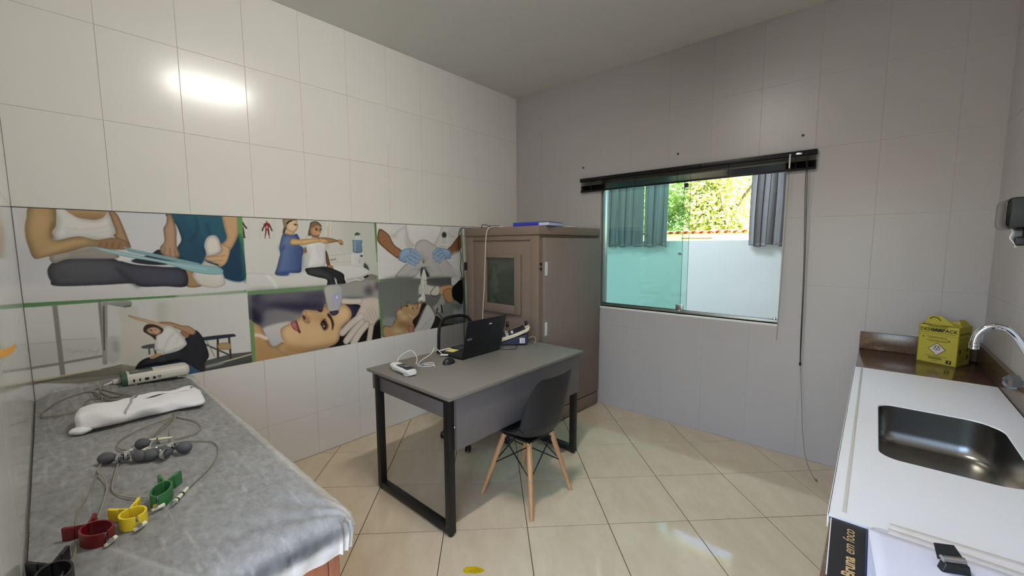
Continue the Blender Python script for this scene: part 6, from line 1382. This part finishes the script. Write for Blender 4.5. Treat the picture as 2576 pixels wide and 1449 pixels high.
# ------------------------------------------------------------------ beyond the window: curtains, garden wall, trees
M_cur = mat('grey_blackout_fabric', (128, 124, 126), .75, var=(3, .06))
def curtain(x0, x1, label, waves, ph, amp=.032, y=1.935, z0=1.522, z1=2.62, lean=0.0):
    t = thing('curtain', label, 'curtain', (0, 0, 0), 0, 'grey curtains in the room behind the window')
    def f(u, v):
        x = x0 + (x1 - x0) * u + lean * (1 - v) * (u - .5); a = 2 * PI * waves * u + ph + .5 * math.sin(3 * v + 4 * u)
        return (x + .012 * math.sin(2 * a), y + amp * (.55 + .45 * (1 - v)) * math.sin(a) + .010 * math.sin(2.3 * a + 1), z0 + (z1 - z0) * v + (.014 * math.sin(a * .5 + ph) + .006 * math.sin(a * 1.7) if v < .02 else 0))
    MB().grid(f, 110, 24).build('drape', M_cur, t, smooth=180, solid=.002)
    MB().grid(lambda u, v: (lambda p: (p[0], p[1] - .002, p[2] + .0))(f(u, .028 * v)), 110, 2).build('hem', M_cur, t, smooth=180, solid=.003)
    return t
curtain(-.02, .20, 'grey curtain panel nearest the window jamb, behind the green glass', 2.2, .4); curtain(.215, .60, 'middle grey curtain panel behind the green glass', 3.4, 1.4); curtain(.625, .955, 'grey curtain panel behind the green glass, next to the trees', 2.6, 2.2); curtain(1.885, 2.30, 'grey curtain at the open half of the window', 3.6, .8, lean=.03)
MB_r = MB().tube([(-.3, 1.93, 2.66), (2.55, 1.93, 2.66)], .012, 10).build('curtain_rod', M_alu); tag(MB_r, 'thin metal curtain rod in the room behind the window', 'rod')
for x in (-.2, 2.45): MB().rbox(x - .01, 1.93, 2.65, x + .01, FY, 2.67, .002).build('rod_bracket', M_alu, MB_r)
gr = struct(MB().box(-40, FY + .15, -.3, 40, 60, -.12).build('ground', mat('dry_grass', (120, 130, 70), .95, var=(2, .3)), smooth=0))
gw = thing('garden_wall', 'cream garden wall capped with red roof tiles outside the window', 'wall', (0, 0, 0))
MB().rbox(-9, 7.9, -.12, 8, 8.1, 1.84, .004).build('masonry', mat('cream_render', (226, 206, 170), .9, var=(2, .1)), gw)
M_roof = mat('red_clay_tile', (186, 98, 84), .8, var=(5, .2))
cap = None
for k in range(84):
    x = -9 + k * .2; o = MB() if cap is None else None
    if cap is None:
        vs = []; cap = MB().grid(lambda u, v: (.112 * math.cos(PI * v) * (1 - .12 * u), -.24 + .48 * u, .075 * math.sin(PI * v) + .012 * u), 2, 8).build('roof_tile', M_roof, gw, smooth=60, solid=.012, at=(x, 8.0, 1.835)); continue
    c = cap.copy(); COL.objects.link(c); c.location = (x, 8.0, 1.835 + .006 * math.sin(k * 1.7) + .015 * (k % 9 == 4)); c.rotation_euler = (0, 0, random.uniform(-.03, .03))
MB().rbox(-.95, 7.86, 1.705, -.18, 7.9, 1.735, .003).build('vent_ledge', mat('weathered_wood', (120, 96, 62), .9), gw)
for k in range(5): MB().rbox(-.62 + k * .1, 7.885, 1.655, -.575 + k * .1, 7.899, 1.70, .002).build('vent_brick', M_white, gw)
M_bark = mat('grey_brown_bark', (98, 84, 70), .9, var=(8, .25, (4, 4, 1)))
def leaf_mat(name, c, c2):
    m = bpy.data.materials.new(name); m.use_nodes = True; nt = m.node_tree; b = nt.nodes['Principled BSDF']; b.inputs['Roughness'].default_value = .5
    oi = nt.nodes.new('ShaderNodeNewGeometry'); cr = nt.nodes.new('ShaderNodeValToRGB'); e = cr.color_ramp.elements; e[0].color = lin(c); e[1].color = lin(c2)
    nt.links.new(oi.outputs['Random Per Island'], cr.inputs[0]); nt.links.new(cr.outputs[0], b.inputs['Base Color'])
    tl = nt.nodes.new('ShaderNodeBsdfTranslucent'); nt.links.new(cr.outputs[0], tl.inputs[0]); mx = nt.nodes.new('ShaderNodeMixShader'); mx.inputs[0].default_value = .35
    nt.links.new(b.outputs[0], mx.inputs[1]); nt.links.new(tl.outputs[0], mx.inputs[2]); nt.links.new(mx.outputs[0], nt.nodes['Material Output'].inputs[0]); return m
M_leaf = [leaf_mat('yellow_green_leaves', (150, 162, 84), (206, 208, 140)), leaf_mat('mid_green_leaves', (112, 134, 84), (168, 182, 120)), leaf_mat('soft_green_leaves', (120, 142, 98), (180, 194, 142))]
def tree(loc, h, r, m, label, nl=5200, ls=.11, seed=1):
    g = np.random.default_rng(seed); t = thing('leafy_tree', label, 'tree', loc, 0, 'trees beyond the garden wall')
    tr = MB().tube([(0, 0, -.1), (.05, .03, h * .3), (-.06, .05, h * .6)], [.16, .12, .07], 8)
    for k in range(7):
        a = k * 2.4; tr.tube([(0, 0, h * (.28 + .05 * k)), (r * .5 * math.cos(a), r * .5 * math.sin(a), h * (.45 + .06 * k)), (r * .8 * math.cos(a), r * .8 * math.sin(a), h * (.55 + .06 * k))], [.06, .035, .012], 6)
    tr.build('trunk', M_bark, t)
    nc = 34; cs = g.normal(size=(nc, 3)); cs /= np.linalg.norm(cs, axis=1)[:, None]; cs *= (r * .78 * g.random((nc, 1)) ** .4); cs[:, 2] *= .95; cs[:, 2] += h * .62
    cr_ = r * g.uniform(.26, .44, nc); idx = g.integers(0, nc, nl); d = g.normal(size=(nl, 3)); d /= np.linalg.norm(d, axis=1)[:, None]
    p = cs[idx] + d * cr_[idx][:, None] * g.random((nl, 1)) ** .33
    a = g.normal(size=(nl, 3)); a /= np.linalg.norm(a, axis=1)[:, None]; b = np.cross(a, d + g.normal(size=(nl, 3)) * .6); b /= np.linalg.norm(b, axis=1)[:, None] + 1e-9
    s = ls * g.uniform(.6, 1.25, (nl, 1)); V = np.stack([p - a * s, p + b * s * .45, p + a * s, p - b * s * .45], 1).reshape(-1, 3)
    me = bpy.data.meshes.new('foliage'); me.from_pydata(V.tolist(), [], np.arange(nl * 4).reshape(-1, 4).tolist()); me.update(); me.materials.append(m)
    o = bpy.data.objects.new('foliage', me); COL.objects.link(o); o.parent = t; o['kind'] = 'stuff'
tree((-3.4, 11.4, 0), 5.0, 2.1, M_leaf[0], 'bright yellow-green tree behind the garden wall, seen through open window', 14000, .085, 3)
tree((-.6, 11.0, 0), 4.6, 2.0, M_leaf[0], 'bright rounded tree behind the garden wall, beside the right curtain', 14000, .085, 5)
tree((-2.0, 13.6, 0), 7.0, 2.8, M_leaf[1], 'taller darker green tree standing behind the bright ones', 14000, .10, 8)
tree((-6.0, 13.0, 0), 6.0, 2.6, M_leaf[2], 'soft green tree seen through the green glass beside the curtain', 13000, .095, 11)
tree((1.6, 14.0, 0), 6.6, 2.8, M_leaf[2], 'soft green tree behind the bright rounded tree and curtain', 12000, .10, 14)
tree((-9.5, 16.0, 0), 8.0, 3.6, M_leaf[1], 'broad green tree farthest back behind the curtains', 9000, .14, 17)
